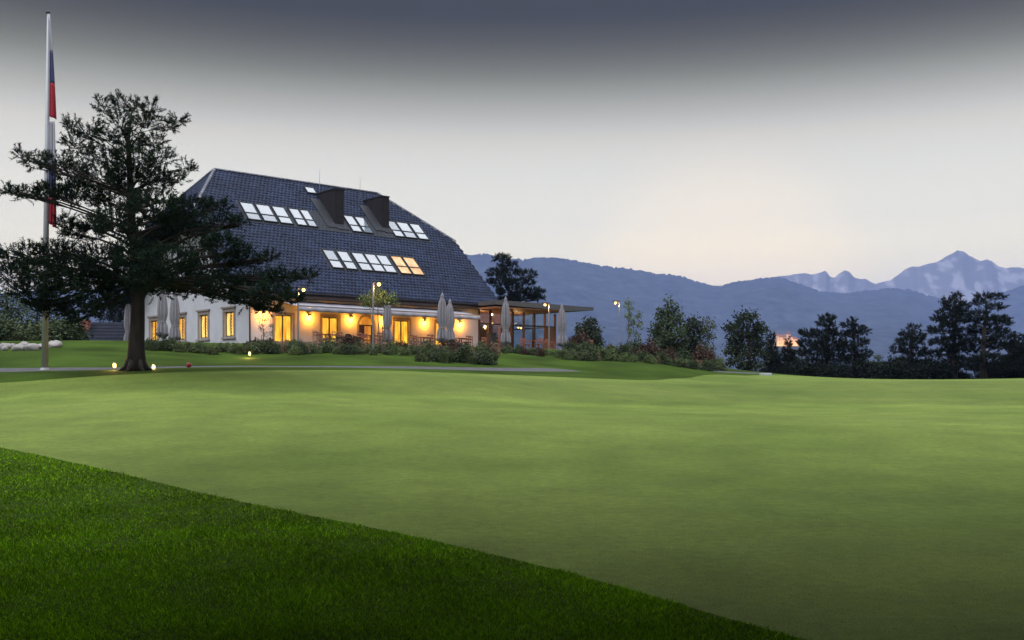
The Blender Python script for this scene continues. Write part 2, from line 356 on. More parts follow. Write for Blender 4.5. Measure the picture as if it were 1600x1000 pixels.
def cut(V, T, sdv):
    s = sdv[T]; inn = (s > 0).all(1); out = (s <= 0).all(1); mix = ~(inn | out)
    V = list(V); TI = list(T[inn]); TO = list(T[out]); cache = {}; sl = list(sdv)
    def mid(a, b):
        k = (a, b) if a < b else (b, a)
        if k not in cache:
            t = sl[a] / (sl[a] - sl[b]); V.append(np.asarray(V[a]) * (1 - t) + np.asarray(V[b]) * t); cache[k] = len(V) - 1
        return cache[k]
    for tri in T[mix]:
        P1, P2 = [], []
        for i in range(3):
            a, b = int(tri[i]), int(tri[(i + 1) % 3])
            (P1 if sl[a] > 0 else P2).append(a)
            if (sl[a] > 0) != (sl[b] > 0): m = mid(a, b); P1.append(m); P2.append(m)
        for P, L in ((P1, TI), (P2, TO)):
            for i in range(1, len(P) - 1): L.append(np.array([P[0], P[i], P[i+1]]))
    return np.array(V), np.array(TI), np.array(TO)
def compact(V, T):
    u, inv = np.unique(T, return_inverse=True); return V[u], inv.reshape(T.shape)
V1, T_green, T_rest = cut(GV, GT, sd_green(GV[:, :2]))
V2, T_path, T_lawn = cut(V1, T_rest, sd_path(V1[:, :2]))
vg, tg = compact(V1, T_green)
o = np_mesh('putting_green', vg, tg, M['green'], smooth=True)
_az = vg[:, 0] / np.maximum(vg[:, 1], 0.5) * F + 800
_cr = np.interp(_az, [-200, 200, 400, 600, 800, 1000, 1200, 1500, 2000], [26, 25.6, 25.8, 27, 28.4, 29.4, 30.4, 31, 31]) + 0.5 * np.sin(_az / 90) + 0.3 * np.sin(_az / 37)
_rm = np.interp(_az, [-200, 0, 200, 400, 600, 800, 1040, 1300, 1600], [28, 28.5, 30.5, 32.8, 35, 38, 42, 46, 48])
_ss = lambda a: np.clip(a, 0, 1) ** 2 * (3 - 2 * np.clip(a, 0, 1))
_k = 1 + 0.16 * np.exp(-((vg[:, 1] - _cr) / 0.7) ** 2) - 0.17 * _ss((vg[:, 1] - _cr) / 1.6) * (1 - _ss((vg[:, 1] - _rm + 2.4) / 2.0))  # lightens the crest and darkens the slope behind it as painted shading
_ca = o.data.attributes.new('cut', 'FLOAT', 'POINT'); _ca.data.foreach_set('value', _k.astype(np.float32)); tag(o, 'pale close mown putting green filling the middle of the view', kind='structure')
v, t = compact(V2, T_path); v[:, 2] += 0.0
o = np_mesh('path', v, t, M['asphalt'], smooth=True); tag(o, 'narrow grey asphalt path behind the putting green', kind='structure')
o = np_mesh('ground', *compact(V2, T_lawn), M['lawn'], smooth=True); tag(o, 'darker longer mown lawn around the putting green', kind='structure')

# grass blades of the near fringe lawn
def blades(n, r0, r1, a0, a1, keep, h0, h1, wk, ck=0.7):
    r = np.exp(rng.uniform(math.log(r0), math.log(r1), n)); a = rng.uniform(R(a0), R(a1), n)
    P = np.stack([r * np.sin(a), r * np.cos(a)], -1); k = keep(P); P = P[k]; r = r[k]; n = len(P)
    z = Hn(P[:, 0], P[:, 1]); th = rng.uniform(0, 2*math.pi, n); w = wk * (0.4 + r / 7) * rng.uniform(0.7, 1.3, n)
    clump = 0.5 + 0.5 * np.sin(P[:, 0] * 3.1 + 2 * np.sin(P[:, 1] * 2.3)) * np.sin(P[:, 1] * 3.7 + 1.7 * np.sin(P[:, 0] * 2.9))
    h = rng.uniform(h0, h1, n) * (1 - ck / 2 + ck * clump) * np.where(rng.uniform(0, 1, n) < 0.03 * ck, 1.6, 1); lean = rng.uniform(0.0, 1.3, n) * h; la = rng.uniform(0, 2*math.pi, n)
    B = np.stack([P[:, 0], P[:, 1], z - 0.004], -1); D = np.stack([np.cos(th), np.sin(th), 0*th], -1) * w[:, None]
    T = B + np.stack([np.cos(la) * lean, np.sin(la) * lean, h], -1)
    return np.stack([B - D, B + D, T], 1).reshape(-1, 3), np.arange(3 * n).reshape(-1, 3)
v, f = blades(760000, 3.6, 21, -34, 34, lambda P: sd_green(P) < 0.03 * np.sin(P[:, 0] * 9) * np.sin(P[:, 1] * 7), 0.012, 0.031, 0.0028)
o = np_mesh('grass', v, f, M['blade']); tag(o, 'short thick green grass of the near lawn corner', 'grass', kind='stuff')

v, f = blades(420000, 3.6, 13, -34, 34, lambda P: (sd_green(P) > 0) & (rng.uniform(0, 1, len(P)) < np.clip((13 - np.hypot(P[:, 0], P[:, 1])) / 9, 0, 1) ** 1.3), 0.004, 0.009, 0.0024, 0.1)
M['shortblade'] = mat('short_turf_blades', (0.150, 0.220, 0.034), 0.85, 0.15, 0.6, island=True, spec=0.08, isl=(0.75, 1.3))
o = np_mesh('mown_grass', v, f, M['shortblade']); tag(o, 'very short mown grass of the near putting green', 'grass', kind='stuff')

# ------------------------------------------------------------------ hills and mountains
def fbm(x, y, seed, octv=6, base=1.0):
    r = np.random.default_rng(seed); z = np.zeros_like(x); amp = 1.0; fr = base
    for _ in range(octv):
        for _k in range(3):
            a = r.uniform(0, 2*math.pi); z += amp / 3 * np.sin((x*math.cos(a) + y*math.sin(a)) * fr + r.uniform(0, 7) + 1.3*np.sin((x*math.sin(a) - y*math.cos(a)) * fr * 0.7))
        amp *= 0.5; fr *= 2.03
    return z
def range_mesh(name, prof, D, base, nfront, m, seed, rough, jag, label):
    px = np.array([p[0] for p in prof], float); py = np.array([p[1] for p in prof], float)
    X = np.concatenate([np.linspace(px[0], -60, 160), np.linspace(-57, 1660, 1500), np.linspace(1670, px[-1], 160)]); top = (HOR - np.interp(X, px, py)) / F * D
    rg = np.random.default_rng(seed); jg = jag * D / F * np.convolve(rg.normal(0, 1, len(X)), [0.3, 0.5, 0.3], 'same')
    rows = []
    fr = np.concatenate([np.linspace(0.0, 1.0, nfront), [1.08, 1.2, 1.35]])
    for s in fr:
        dist = D * (base + (1 - base) * s); x = (X - 800) / F * dist
        if s <= 1: hgt = -34 + (top + 34) * (0.25 * s + 0.75 * s ** 1.6)
        else: hgt = -34 + (top + 34) * max(0, 1 - (s - 1) * 3.0)
        env = 4 * s * (1 - s) if s < 1 else 0
        z = hgt + (jg if s == 1 else 0) + env * rough * fbm(x / D * 9, np.full_like(x, dist) / D * 9, seed, 6, 2.0)
        rows.append(np.stack([x, np.full_like(x, dist), z + EYE], -1))
    V = np.concatenate(rows); n = len(X); k = len(rows)
    I, J = np.meshgrid(np.arange(k - 1), np.arange(n - 1), indexing='ij')
    q = np.stack([I*n + J, I*n + J + 1, (I+1)*n + J + 1, (I+1)*n + J], -1).reshape(-1, 4)
    o = np_mesh(name, V, q, m, smooth=True); tag(o, label, kind='structure'); return o
HILL = [(-1600, 430), (-600, 440), (-100, 462), (0, 458), (150, 452), (300, 440), (500, 420), (640, 404), (700, 400), (735, 398), (760, 396), (790, 404), (815, 405), (850, 402), (880, 404), (905, 408), (940, 415), (985, 420), (1030, 428), (1060, 430), (1090, 440), (1112, 446), (1128, 447), (1150, 440), (1180, 436), (1215, 432), (1240, 440), (1280, 455), (1320, 458), (1345, 455), (1390, 450), (1420, 452), (1440, 458), (1480, 470), (1540, 490), (1600, 500), (1800, 520), (2200, 500), (3200, 470)]
ALP = [(-1600, 480), (600, 470), (1000, 450), (1150, 446), (1215, 432), (1240, 429), (1255, 426.5), (1270, 429), (1282, 426), (1290, 423), (1297, 432), (1304, 434), (1313, 426), (1320, 423), (1326, 424), (1336, 434), (1344, 436), (1351, 435), (1368, 444), (1380, 440), (1391, 438), (1400, 432), (1413, 422), (1422, 417), (1428, 416), (1434, 417), (1450, 412), (1462, 410), (1470, 406), (1478, 401), (1488, 396), (1497, 391), (1506, 393), (1514, 399), (1525, 405), (1533, 408), (1541, 405), (1550, 408), (1560, 416), (1572, 419), (1585, 417), (1600, 419), (1700, 410), (1900, 430), (2300, 400), (3200, 440)]
MID = [(-1600, 520), (1100, 520), (1380, 500), (1440, 486), (1500, 474), (1560, 459), (1600, 446), (1700, 425), (1900, 440), (2300, 450), (3200, 470)]
range_mesh('hills', HILL, 4500, 0.42, 46, M['forest'], 3, 55, 1.2, 'blue hazy forested ridge behind the clubhouse and trees')
range_mesh('mountain_range', ALP, 4950, 0.82, 60, M['rock'], 5, 60, 0.45, 'far jagged alpine range with snow streaks below its peak')
range_mesh('far_hills', MID, 4720, 0.77, 34, M['forest'], 9, 60, 1.0, 'pale blue ridge at the right below the alpine peak')

hz = bpy.data.materials.new('haze_air'); hz.use_nodes = True
_n2 = hz.node_tree.nodes; _n2.remove(_n2['Principled BSDF']); pv = _n2.new('ShaderNodeVolumePrincipled')
HAZE = 1.28e-4
pv.inputs['Color'].default_value = (0.34, 0.47, 1.0, 1); pv.inputs['Density'].default_value = HAZE; pv.inputs['Anisotropy'].default_value = -0.35
hz.node_tree.links.new(pv.outputs[0], _n2['Material Output'].inputs['Volume'])
hb = MB(); hb.box(-31000, 31000, -31000, 31000, -70, 676)
o = hb.build('haze', hz); tag(o, 'thin blue evening haze filling the valley air', kind='stuff')
# ------------------------------------------------------------------ clubhouse
EZ, RU, SL = 3.64, 9.35, 0.94        # eave height, ridge depth, slope
TL, TR, RL, RRt = -1.75, 20.7, 1.7, 15.8
CU = 5.11                            # depth of the half-hip corner
DEP = 18.7; LEN = 18.95
def rz_(u): return EZ + SL * (u + 0.8)
house = empty('clubhouse', HC, HA)
tag(house, 'large white clubhouse with steep dark blue tiled half hipped roof', 'building')

def holed_wall(L, Hh, holes, th=0.4):
    """boxes in local x (0..L), y (0..th inward), z"""
    mb = MB(); xs = sorted({0, L} | {h[0] for h in holes} | {h[1] for h in holes})
    for a, b in zip(xs[:-1], xs[1:]):
        zs = 0.0
        for h in sorted([h for h in holes if h[0] <= a and h[1] >= b], key=lambda h: h[2]):
            if h[2] > zs: mb.box(a, b, 0, th, zs, h[2])
            zs = h[3]
        if zs < Hh: mb.box(a, b, 0, th, zs, Hh)
    return mb
FW = [(1.68, 2.98), (5.21, 6.51), (11.15, 12.45), (14.85, 16.15)]       # french windows on the long front
DOOR = (8.15, 9.35)
fh = [(a, b, 0.06, 2.12) for a, b in FW] + [(DOOR[0], DOOR[1], 0.03, 2.28)]
holed_wall(LEN, 4.05, fh).build('front_wall', M['plaster'], house)
EWIN = [3.2, 7.3, 11.3, 16.6]
holes = [(DEP - s - 0.75, DEP - s + 0.75, 0.72, 2.4) for s in EWIN]
w = holed_wall(DEP - 0.4, 3.9, [(a, b, c, d) for a, b, c, d in holes]).build('end_wall', M['plaster'], house)
w.location = (0, DEP, 0); w.rotation_euler = (0, 0, -math.pi / 2)
g = MB(); g.prism([(0.0, 3.9), (DEP - 0.4, 3.9), (DEP - 0.4, 4.0), (DEP - CU - 0.3, 8.95), (CU + 0.1, 8.95), (0.0, 4.0)], 0, 0.4)
w = g.build('gable_wall', M['plaster'], house); w.location = (0, DEP, 0); w.rotation_euler = (0, 0, -math.pi / 2)
MB().box(0.4, LEN, DEP - 0.4, DEP, 0, 4.0).build('back_wall', M['plaster'], house)
g = MB(); g.prism([(0.4, 0), (DEP - 0.4, 0), (DEP - 0.4, 4.1), (DEP - CU - 0.1, 8.95), (CU + 0.1, 8.95), (0.4, 4.1)], 0, 0.4)
w = g.build('side_wall', M['plaster'], house); w.location = (LEN, 0, 0); w.rotation_euler = (0, 0, math.pi / 2)
MB().box(-0.05, LEN + 0.05, -0.06, 0.0, 0, 0.38).build('plinth', M['stone'], house)
MB().box(0.5, LEN - 0.5, 0.5, DEP - 0.5, 3.75, 3.9).build('upper_floor', M['darkwood'], house)

# roof shell
def roof_pts(dz):
    bu = DEP - CU; eb = DEP + 0.8
    return [(TL, -0.8, EZ+dz), (TR, -0.8, EZ+dz), (TR, CU, rz_(CU)+dz), (RRt, RU, rz_(RU)+dz), (RL, RU, rz_(RU)+dz), (TL, CU, rz_(CU)+dz),
            (TL, eb, EZ+dz), (TR, eb, EZ+dz), (TR, bu, rz_(CU)+dz), (TL, bu, rz_(CU)+dz)]
faces = [(0, 1, 2, 3, 4, 5), (7, 6, 9, 4, 3, 8), (5, 4, 9), (2, 8, 3)]
rv = roof_pts(0.0) + roof_pts(-0.22)
rf = faces + [tuple(i + 10 for i in f[::-1]) for f in faces]
loop = [0, 1, 2, 8, 7, 6, 9, 5]
rf += [(loop[(i+1) % 8], loop[i], loop[i] + 10, loop[(i+1) % 8] + 10) for i in (0, 1, 2, 3, 4, 5, 6, 7)]
rb = MB(); rb.add(rv, rf); roof = rb.build('roof', M['roofbase'], house)
# interlocking tiles on the visible slopes
def in_poly(P, poly): return poly_sd(P, poly) > 0
def tiles(name, O, A, Bv, Nn, poly, tw=0.30, tl=0.34, rise=0.035):
    """O origin, A along, Bv up-slope, Nn normal; poly in (a,b)"""
    a = np.array(poly); V = []; Fc = []; O, A, Bv, Nn = map(np.array, (O, A, Bv, Nn)); k = 0
    prof = [(0.0, 0.010), (0.09, 0.050), (0.19, 0.022), (0.33, 0.010)]
    row = 0; b = a[:, 1].min()
    while b < a[:, 1].max():
        off = (row % 2) * tw / 2
        cs = np.arange(a[:, 0].min() - tw, a[:, 0].max() + tw, tw) + off
        ok = in_poly(np.stack([cs + tw/2, np.full_like(cs, b + tl/2)], -1), poly)
        for c in cs[ok]:
            base = len(V); j = rng.normal(0, 0.004)
            for (pa, ph) in prof:
                pw = pa / 0.33 * tw
                V.append(O + A*(c+pw) + Bv*(b-0.03) + Nn*(ph + 0.035 + j))
                V.append(O + A*(c+pw) + Bv*(b+tl) + Nn*(ph + 0.004 + j))
                V.append(O + A*(c+pw) + Bv*(b-0.03) + Nn*(0.004))
            for i in range(3):
                q = base + 3*i
                Fc.append((q, q+3, q+4, q+1)); Fc.append((q+2, q+5, q+3, q))
        b += tl; row += 1
    o = np_mesh(name, V, Fc, M['tile'], roof); tag(o, kind='stuff'); return o
cl = math.hypot(1, SL)
Bm = (0, 1/cl, SL/cl); Nm = (0, -SL/cl, 1/cl)
MP = [(TL, 0), (TR, 0), (TR, (CU+0.8)*cl), (RRt, (RU+0.8)*cl), (RL, (RU+0.8)*cl), (TL, (CU+0.8)*cl)]
tiles('front_roof_tiles', (0, -0.8, EZ), (1, 0, 0), Bm, Nm, MP)
# left half-hip face
p0 = np.array([TL, CU, rz_(CU)]); p1 = np.array([TL, DEP - CU, rz_(CU)]); p2 = np.array([RL, RU, rz_(RU)])
A_ = (p0 - p1) / np.linalg.norm(p0 - p1); midp = (p0 + p1) / 2; Bh = (p2 - midp); hl = np.linalg.norm(Bh); Bh = Bh / hl; Nh = np.cross(A_, Bh)
L_ = np.linalg.norm(p0 - p1)
tiles('hip_roof_tiles', p1, A_, Bh, Nh, [(0, 0), (L_, 0), (L_/2, hl)])
def caps(name, a, b):
    a, b = Vector(a), Vector(b); n = int((b - a).length / 0.36); mb = MB(); t = (b - a).normalized()
    u = t.cross(Vector((0, 0, 1))).normalized(); w = u.cross(t)
    for i in range(n):
        p = a + t * (i * (b-a).length / n); q = p + t * 0.40
        v = []
        for (P, s) in ((p, 1.1), (q, 0.92)):
            for k in range(6):
                an = math.pi * k / 5; v.append(P + u * (0.13*s*math.cos(an)) + w * (0.11*s*math.sin(an) + 0.03))
        mb.add(v, [(k, k+1, k+7, k+6) for k in range(5)] + [tuple(range(6))[::-1]])
    o = mb.build(name, M['ridge'], roof); tag(o, kind='stuff')
caps('ridge_tiles', (RL, RU, rz_(RU)), (RRt, RU, rz_(RU)))
caps('hip_ridge_tiles', (TL, CU, rz_(CU)), (RL, RU, rz_(RU)))
caps('hip_ridge_tiles', (TR, CU, rz_(CU)), (RRt, RU, rz_(RU)))
caps('hip_ridge_tiles', (TL, DEP - CU, rz_(CU)), (RL, RU, rz_(RU)))
gt = MB(); gt.tube([(TL, -0.87, EZ - 0.1), (TR, -0.87, EZ - 0.1)], 0.075, 8); gt.build('gutter', M['metalbrown'], roof)
MB().box(TL + 0.05, TR - 0.05, -0.80, -0.76, EZ - 0.42, EZ - 0.2).build('fascia', M['darkwood'], roof)
MB().box(TL + 0.06, TR - 0.06, -0.75, -0.02, EZ - 0.40, EZ - 0.34).build('soffit', M['darkwood'], roof)
dp = MB(); dp.tube([(-0.12, -0.12, 0), (-0.12, -0.12, 3.2), (-0.4, -0.8, 3.5)], 0.06, 8); dp.build('downpipe', M['darkwood'], house)

def on_roof(t, u, h): # point on main slope, u measured from the eave, h above it
    p = Vector((t, u - 0.8, EZ + SL * u)); return p + Vector(Nm) * h
def roof_box(mb, t0, t1, u0, u1, h0, h1):
    c = [on_roof(t, u, h) for h in (h0, h1) for (t, u) in ((t0, u0), (t1, u0), (t1, u1), (t0, u1))]
    mb.add(c, [(0, 3, 2, 1), (4, 5, 6, 7), (0, 1, 5, 4), (1, 2, 6, 5), (2, 3, 7, 6), (3, 0, 4, 7)])
def skylight(t0, t1, u0, u1, split, lit, ):
    mb = MB(); e = 0.055
    for a, b, c, d in ((t0-e, t0, u0-e, u1+e), (t1, t1+e, u0-e, u1+e), (t0, t1, u0-e, u0), (t0, t1, u1, u1+e)): roof_box(mb, a, b, c, d, 0.02, 0.17)
    if split: roof_box(mb, t0, t1, split - 0.035, split + 0.035, 0.02, 0.16)
    o = mb.build('skylight', M['flash'], roof)
    for c, d in (((u0, split - 0.035), (split + 0.035, u1)) if split else ((u0, u1),)):
        p = MB(); roof_box(p, t0, t1, c, d, 0.06, 0.13); p.build('pane', M['skylit'] if lit else random.choice((M['skyglass'], M['skyglass2'], M['skyglass3'])), o)
    if lit: o['label'] = 'skylight glowing orange from inside'
for t0, t1 in ((2.2, 3.15), (3.4, 4.42), (4.68, 5.62), (6.03, 6.78), (6.95, 7.6), (10.68, 11.48), (11.68, 12.45), (14.55, 15.38), (15.56, 16.6), (16.84, 17.76)): skylight(t0, t1, 5.69, 7.15, 6.25, False)
for t0, t1 in ((6.82, 7.68), (7.97, 8.82), (9.2, 10.13), (10.3, 11.2), (11.33, 12.23)): skylight(t0, t1, 2.13, 3.6, 2.74, False)
for t0, t1 in ((12.63, 13.54), (13.74, 14.72)): skylight(t0, t1, 2.13, 3.62, 2.74, True)
skylight(8.7, 9.45, 9.06, 9.6, None, False)
fl = MB(); roof_box(fl, 1.95, 18.0, 5.50, 7.3, 0.0, 0.065); fl.build('skylight_flashing', M['flash'], roof)
fl = MB(); roof_box(fl, 6.6, 14.9, 1.98, 3.74, 0.0, 0.065); fl.build('skylight_flashing', M['flash'], roof)
def dormer(t0, t1, uf, ut):
    z1 = EZ + SL * ut; mb = MB(); yf, yt = uf - 0.8, ut - 0.8
    poly = [(yf, EZ + SL*uf + 0.02), (yf, z1), (yt, z1)]
    v = [(t, y, z) for t in (t0, t1) for y, z in poly]
    mb.add(v, [(0, 1, 2), (5, 4, 3), (0, 3, 4, 1), (1, 4, 5, 2), (2, 5, 3, 0)])
    o = mb.build('dormer', M['metalbrown'], roof)
    MB().box(t0 - 0.05, t1 + 0.05, yf - 0.06, yt + 0.15, z1 + 0.003, z1 + 0.08).build('dormer_roof', M['flash'], o)
    for k in range(1, 4):
        zz = EZ + SL*uf + (z1 - EZ - SL*uf) * k / 4; MB().box(t0 - 0.004, t1 + 0.004, yf - 0.015, yf + 0.02, zz, zz + 0.03).build('sheet_seam', M['metalbrown'], o)
    f2 = MB(); roof_box(f2, t0 - 0.85, t0, uf - 0.35, ut - 0.6, 0.07, 0.12); roof_box(f2, t0, t1 + 0.2, uf - 0.45, uf, 0.07, 0.12); f2.build('flashing', M['flash'], o)
dormer(9.42, 10.2, 6.2, 9.09); dormer(13.77, 14.45, 6.4, 9.1)
for t in (9.9, 13.6):
    mb = MB(); p = on_roof(t, 9.3, 0); mb.tube([p, p + Vector((0, 0, 1.9))], [0.018, 0.009], 6); mb.build('lightning_rod', M['steel'], roof)

# windows and doors
def lattice(mb, x0, x1, z0, z1, step, y, r=0.016):
    w, h = x1 - x0, z1 - z0
    k = -h
    while k < w:
        for sgn in (1, -1):
            xa, za = max(k, 0), max(-k, 0); ln = min(w - xa, h - za)
            if ln > 0.02:
                a = (x0 + xa, z0 + za); b = (x0 + xa + ln, z0 + za + ln)
                if sgn < 0: a = (x0 + x1 - a[0], a[1]); b = (x0 + x1 - b[0], b[1])
                mb.tube([(a[0], y, a[1]), (b[0], y, b[1])], r, 4, False)
        k += step
def window(w, h, litm, loc, rz, surround=True, latt=0.22, leaves=2, scurve=False):
    fr = MB(); x0, x1 = -w/2, w/2
    fr.box(x0, x0+0.07, 0.12, 0.2, 0, h); fr.box(x1-0.07, x1, 0.12, 0.2, 0, h); fr.box(x0+0.07, x1-0.07, 0.12, 0.2, 0, 0.08); fr.box(x0+0.07, x1-0.07, 0.12, 0.2, h-0.07, h)
    for i in range(1, leaves): fr.box(x0 + w*i/leaves - 0.045, x0 + w*i/leaves + 0.045, 0.11, 0.19, 0.08, h-0.07)
    o = fr.build('window', M['darkwood'], house); o.location = loc; o.rotation_euler = (0, 0, rz)
    for i in range(leaves):
        a, b = x0 + w*i/leaves + 0.05, x0 + w*(i+1)/leaves - 0.05
        MB().box(a, b, 0.155, 0.165, 0.06, h - 0.05).build('pane', litm, o)
    la = MB(); lattice(la, x0 + 0.07, x1 - 0.07, 0.08, h - 0.07, latt, 0.10); la.build('grille', M['iron'], o)
    if surround:
        s = MB(); s.box(x0-0.2, x0-0.002, -0.05, 0.06, -0.05, h); s.box(x1+0.002, x1+0.2, -0.05, 0.06, -0.05, h); s.box(x0-0.2, x1+0.2, -0.05, 0.06, h+0.002, h+0.24)
        s.build('surround', M['stone'], o)
        MB().box(x0-0.32, x1+0.32, -0.14, 0.03, h+0.243, h+0.36).build('cornice', M['stone'], o)
        MB().box(x0-0.28, x1+0.28, -0.12, 0.1, -0.17, -0.053).build('sill', M['stone'], o)
    return o
for s, m in zip(EWIN, ('winlit2', 'winlit2', 'winlit', 'winlit')): window(1.5, 1.66, M[m], (0, s, 0.73), -math.pi/2)
for (a, b) in FW: window(b - a, 2.06, M['winlit'], ((a+b)/2, 0, 0.06), 0, surround=False, latt=0.17)
for (a, b) in FW:
    s = MB(); s.box(a-0.16, a-0.002, -0.04, 0.05, 0.4, 2.12); s.box(b+0.002, b+0.16, -0.04, 0.05, 0.4, 2.12); s.box(a-0.16, b+0.16, -0.04, 0.05, 2.123, 2.3)
    s.build('door_surround', M['stone'], house)
# arched door
xc, hw_, sp = (DOOR[0]+DOOR[1])/2, 0.6, 1.68
N_ = 14; arc = [(xc + hw_*math.cos(math.pi*k/N_), sp + hw_*math.sin(math.pi*k/N_)) for k in range(N_ + 1)]
s = MB()
for k in range(N_):   # infill above the arch
    (xa, za), (xb, zb) = arc[k+1], arc[k]
    s.prism([(xa, za), (xb, zb), (xb, 2.28), (xa, 2.28)], 0.0, 0.4)
s.build('arch_infill', M['plaster'], house)
s = MB(); ro = hw_ + 0.16
for k in range(N_):
    a0, a1 = math.pi*k/N_, math.pi*(k+1)/N_
    s.prism([(xc+hw_*math.cos(a1), sp+hw_*math.sin(a1)), (xc+hw_*math.cos(a0), sp+hw_*math.sin(a0)), (xc+ro*math.cos(a0), sp+ro*math.sin(a0)), (xc+ro*math.cos(a1), sp+ro*math.sin(a1))], -0.05, -0.002)
s.box(xc-ro, xc-hw_, -0.05, -0.002, 0, sp); s.box(xc+hw_, xc+ro, -0.05, -0.002, 0, sp)
s.build('arch_surround', M['stone'], house)
dr = MB(); dr.box(xc-0.6, xc-0.54, 0.12, 0.2, 0.03, sp); dr.box(xc+0.54, xc+0.6, 0.12, 0.2, 0.03, sp); dr.box(xc-0.54, xc+0.54, 0.12, 0.2, sp-0.05, sp+0.03); dr.box(xc-0.54, xc-0.06, 0.125, 0.175, 0.03, sp-0.05)
door = dr.build('door', M['darkwood'], house)
MB().box(xc-0.05, xc+0.54, 0.24, 0.25, 0.03, sp-0.05).build('lit_hall', M['doorlit'], door)
fan = MB(); fan.add([(x, 0.18, z) for x, z in [(xc-0.6, sp+0.03), (xc+0.6, sp+0.03)] + arc[1:-1]], [tuple(range(N_+1))]); fan.build('fanlight', M['doorlit'], door)

# awning along the front (cloth, valance, end rails, arms)
aw = empty('awning', HC, HA); tag(aw, 'long pale grey cloth awning over the clubhouse front terrace', 'awning')
A0, A1 = 2.0, 17.1; nseg = 40
V = []; Fc = []
for i in range(nseg + 1):
    t = A0 + (A1 - A0) * i / nseg
    for j in range(7):
        k = j / 6; V.append((t, -0.06 - 2.44*k, 3.10 - 0.52*k - 0.05*math.sin(math.pi*k) + 0.012*math.sin(i*1.9)*math.sin(math.pi*k)))
for i in range(nseg):
    for j in range(6): a = i*7+j; Fc.append((a, a+1, a+8, a+7))
o = np_mesh('cloth', V, Fc, M['awning'], aw, True); sm = o.modifiers.new('thick', 'SOLIDIFY'); sm.thickness = 0.008
V = []; Fc = []
for i in range(121):
    t = A0 + (A1 - A0) * i / 120
    for j in range(3): V.append((t, -2.545 + 0.018*math.sin(i*0.8)*j, 2.54 - 0.14*j))
for i in range(120):
    for j in range(2): a = i*3+j; Fc.append((a, a+1, a+4, a+3))
o = np_mesh('valance', V, Fc, M['awning'], aw, True); sm = o.modifiers.new('thick', 'SOLIDIFY'); sm.thickness = 0.006
MB().box(A0 - 0.02, A1 + 0.02, -2.53, -2.46, 2.55, 2.63).build('front_rail', M['steel'], aw)
for t in (2.3, 5.9, 9.5, 13.1, 16.8):
    mb = MB(); mb.tube([(t, -0.05, 2.9), (t + 0.5, -1.3, 2.68), (t, -2.47, 2.56)], 0.03, 6); mb.build('arm', M['steel'], aw)

# wall lamps under the awning
def wall_lamp(t, lab, power=26.0):
    o = empty('wall_lamp', (*hw(t, 0), HC.z + 2.2), HA); tag(o, lab, 'wall lamp', 'lamps on the clubhouse front wall')
    MB().box(-0.05, 0.05, -0.03, -0.003, -0.1, 0.1).build('bracket', M['iron'], o)
    mb = MB(); mb.tube([(0, -0.02, 0.05), (0, -0.12, 0.1), (0, -0.2, 0.06)], 0.012, 6); mb.build('arm', M['iron'], o)
    mb = MB(); mb.lathe([(0.13, -0.02), (0.125, 0.0), (0.06, 0.06), (0.015, 0.08)], 16, cx=0, cy=-0.22); mb.build('shade', M['iron'], o, True)
    mb = MB(); mb.lathe([(0.02, -0.13), (0.06, -0.10), (0.07, -0.06), (0.04, -0.022)], 12, cx=0, cy=-0.22); mb.build('bulb', M['lampwall'], o, True)
    point_light('lamp_light', (0, -0.26, -0.2), power, (1.0, 0.36, 0.03), parent=o)
for t, lab in ((0.8, 'lit wall lamp nearest the clubhouse corner, behind the pine branches'), (4.18, 'lit wall lamp between the first two french windows'), (7.43, 'lit wall lamp just left of the arched door'), (10.2, 'lit wall lamp behind the lone closed parasol'), (13.8, 'lit wall lamp left of the pair of closed parasols'), (17.1, 'lit wall lamp at the right end of the awning')):
    wall_lamp(t, lab)

# glass pavilion on the right
pav = empty('glass_pavilion', HC, HA); tag(pav, 'glazed timber pavilion with flat grey canopy joined to the clubhouse', 'pavilion')
P0, P1 = 18.97, 27.2
cpy = MB(); v = [(18.2, -3.0, 3.45), (18.2, -3.0, 3.78), (28.7, -3.0, 3.72), (28.7, -3.0, 3.46), (25.6, -3.0, 3.30), (18.2, 9, 3.45), (18.2, 9, 3.78), (28.7, 9, 3.72), (28.7, 9, 3.46), (25.6, 9, 3.30)]
cpy.add(v, [(0, 4, 3, 2, 1), (5, 6, 7, 8, 9), (1, 2, 7, 6), (2, 3, 8, 7), (0, 5, 9, 4), (4, 9, 8, 3), (0, 1, 6, 5)]); cpy.build('canopy', M['canopygrey'], pav)
MB().box(18.25, 25.5, -2.9, 8.9, 3.24, 3.31).build('soffit', M['timber'], pav)
ts = np.linspace(P0 + 0.06, P1, 8)
for i, t in enumerate(ts): MB().box(t - 0.06, t + 0.06, -0.08, 0.08, 0, 3.24).build('post', M['timber'] if i in (4, 6, 7) else M['darkwood'], pav)
for a, b in zip(ts[:-1], ts[1:]):
    MB().box(a + 0.06, b - 0.06, -0.06, 0.06, 2.1, 2.22).build('transom', M['canopygrey'], pav)
    MB().box(a + 0.06, b - 0.06, -0.006, 0.006, 2.22, 3.24).build('pane', M['glass'], pav)
    if (b < 26.5): MB().box(a + 0.06, b - 0.06, -0.006, 0.006, 0.12, 2.1).build('pane', M['glass'], pav)
    MB().box(a + 0.06, b - 0.06, -0.05, 0.05, 0.0, 0.12).build('bottom_rail', M['darkwood'], pav)
MB().box(ts[-2] + 0.06, ts[-1] - 0.06, -0.04, 0.04, 0.12, 2.1).build('timber_panel', M['timber'], pav)
MB().box(P0, P1 - 1.6, 3.6, 3.8, 0, 3.24).build('back_wall', M['timber'], pav)
MB().box(P0, P1 - 0.1, 0.1, 8.3, 0.01, 0.05).build('floor', M['timber'], pav)
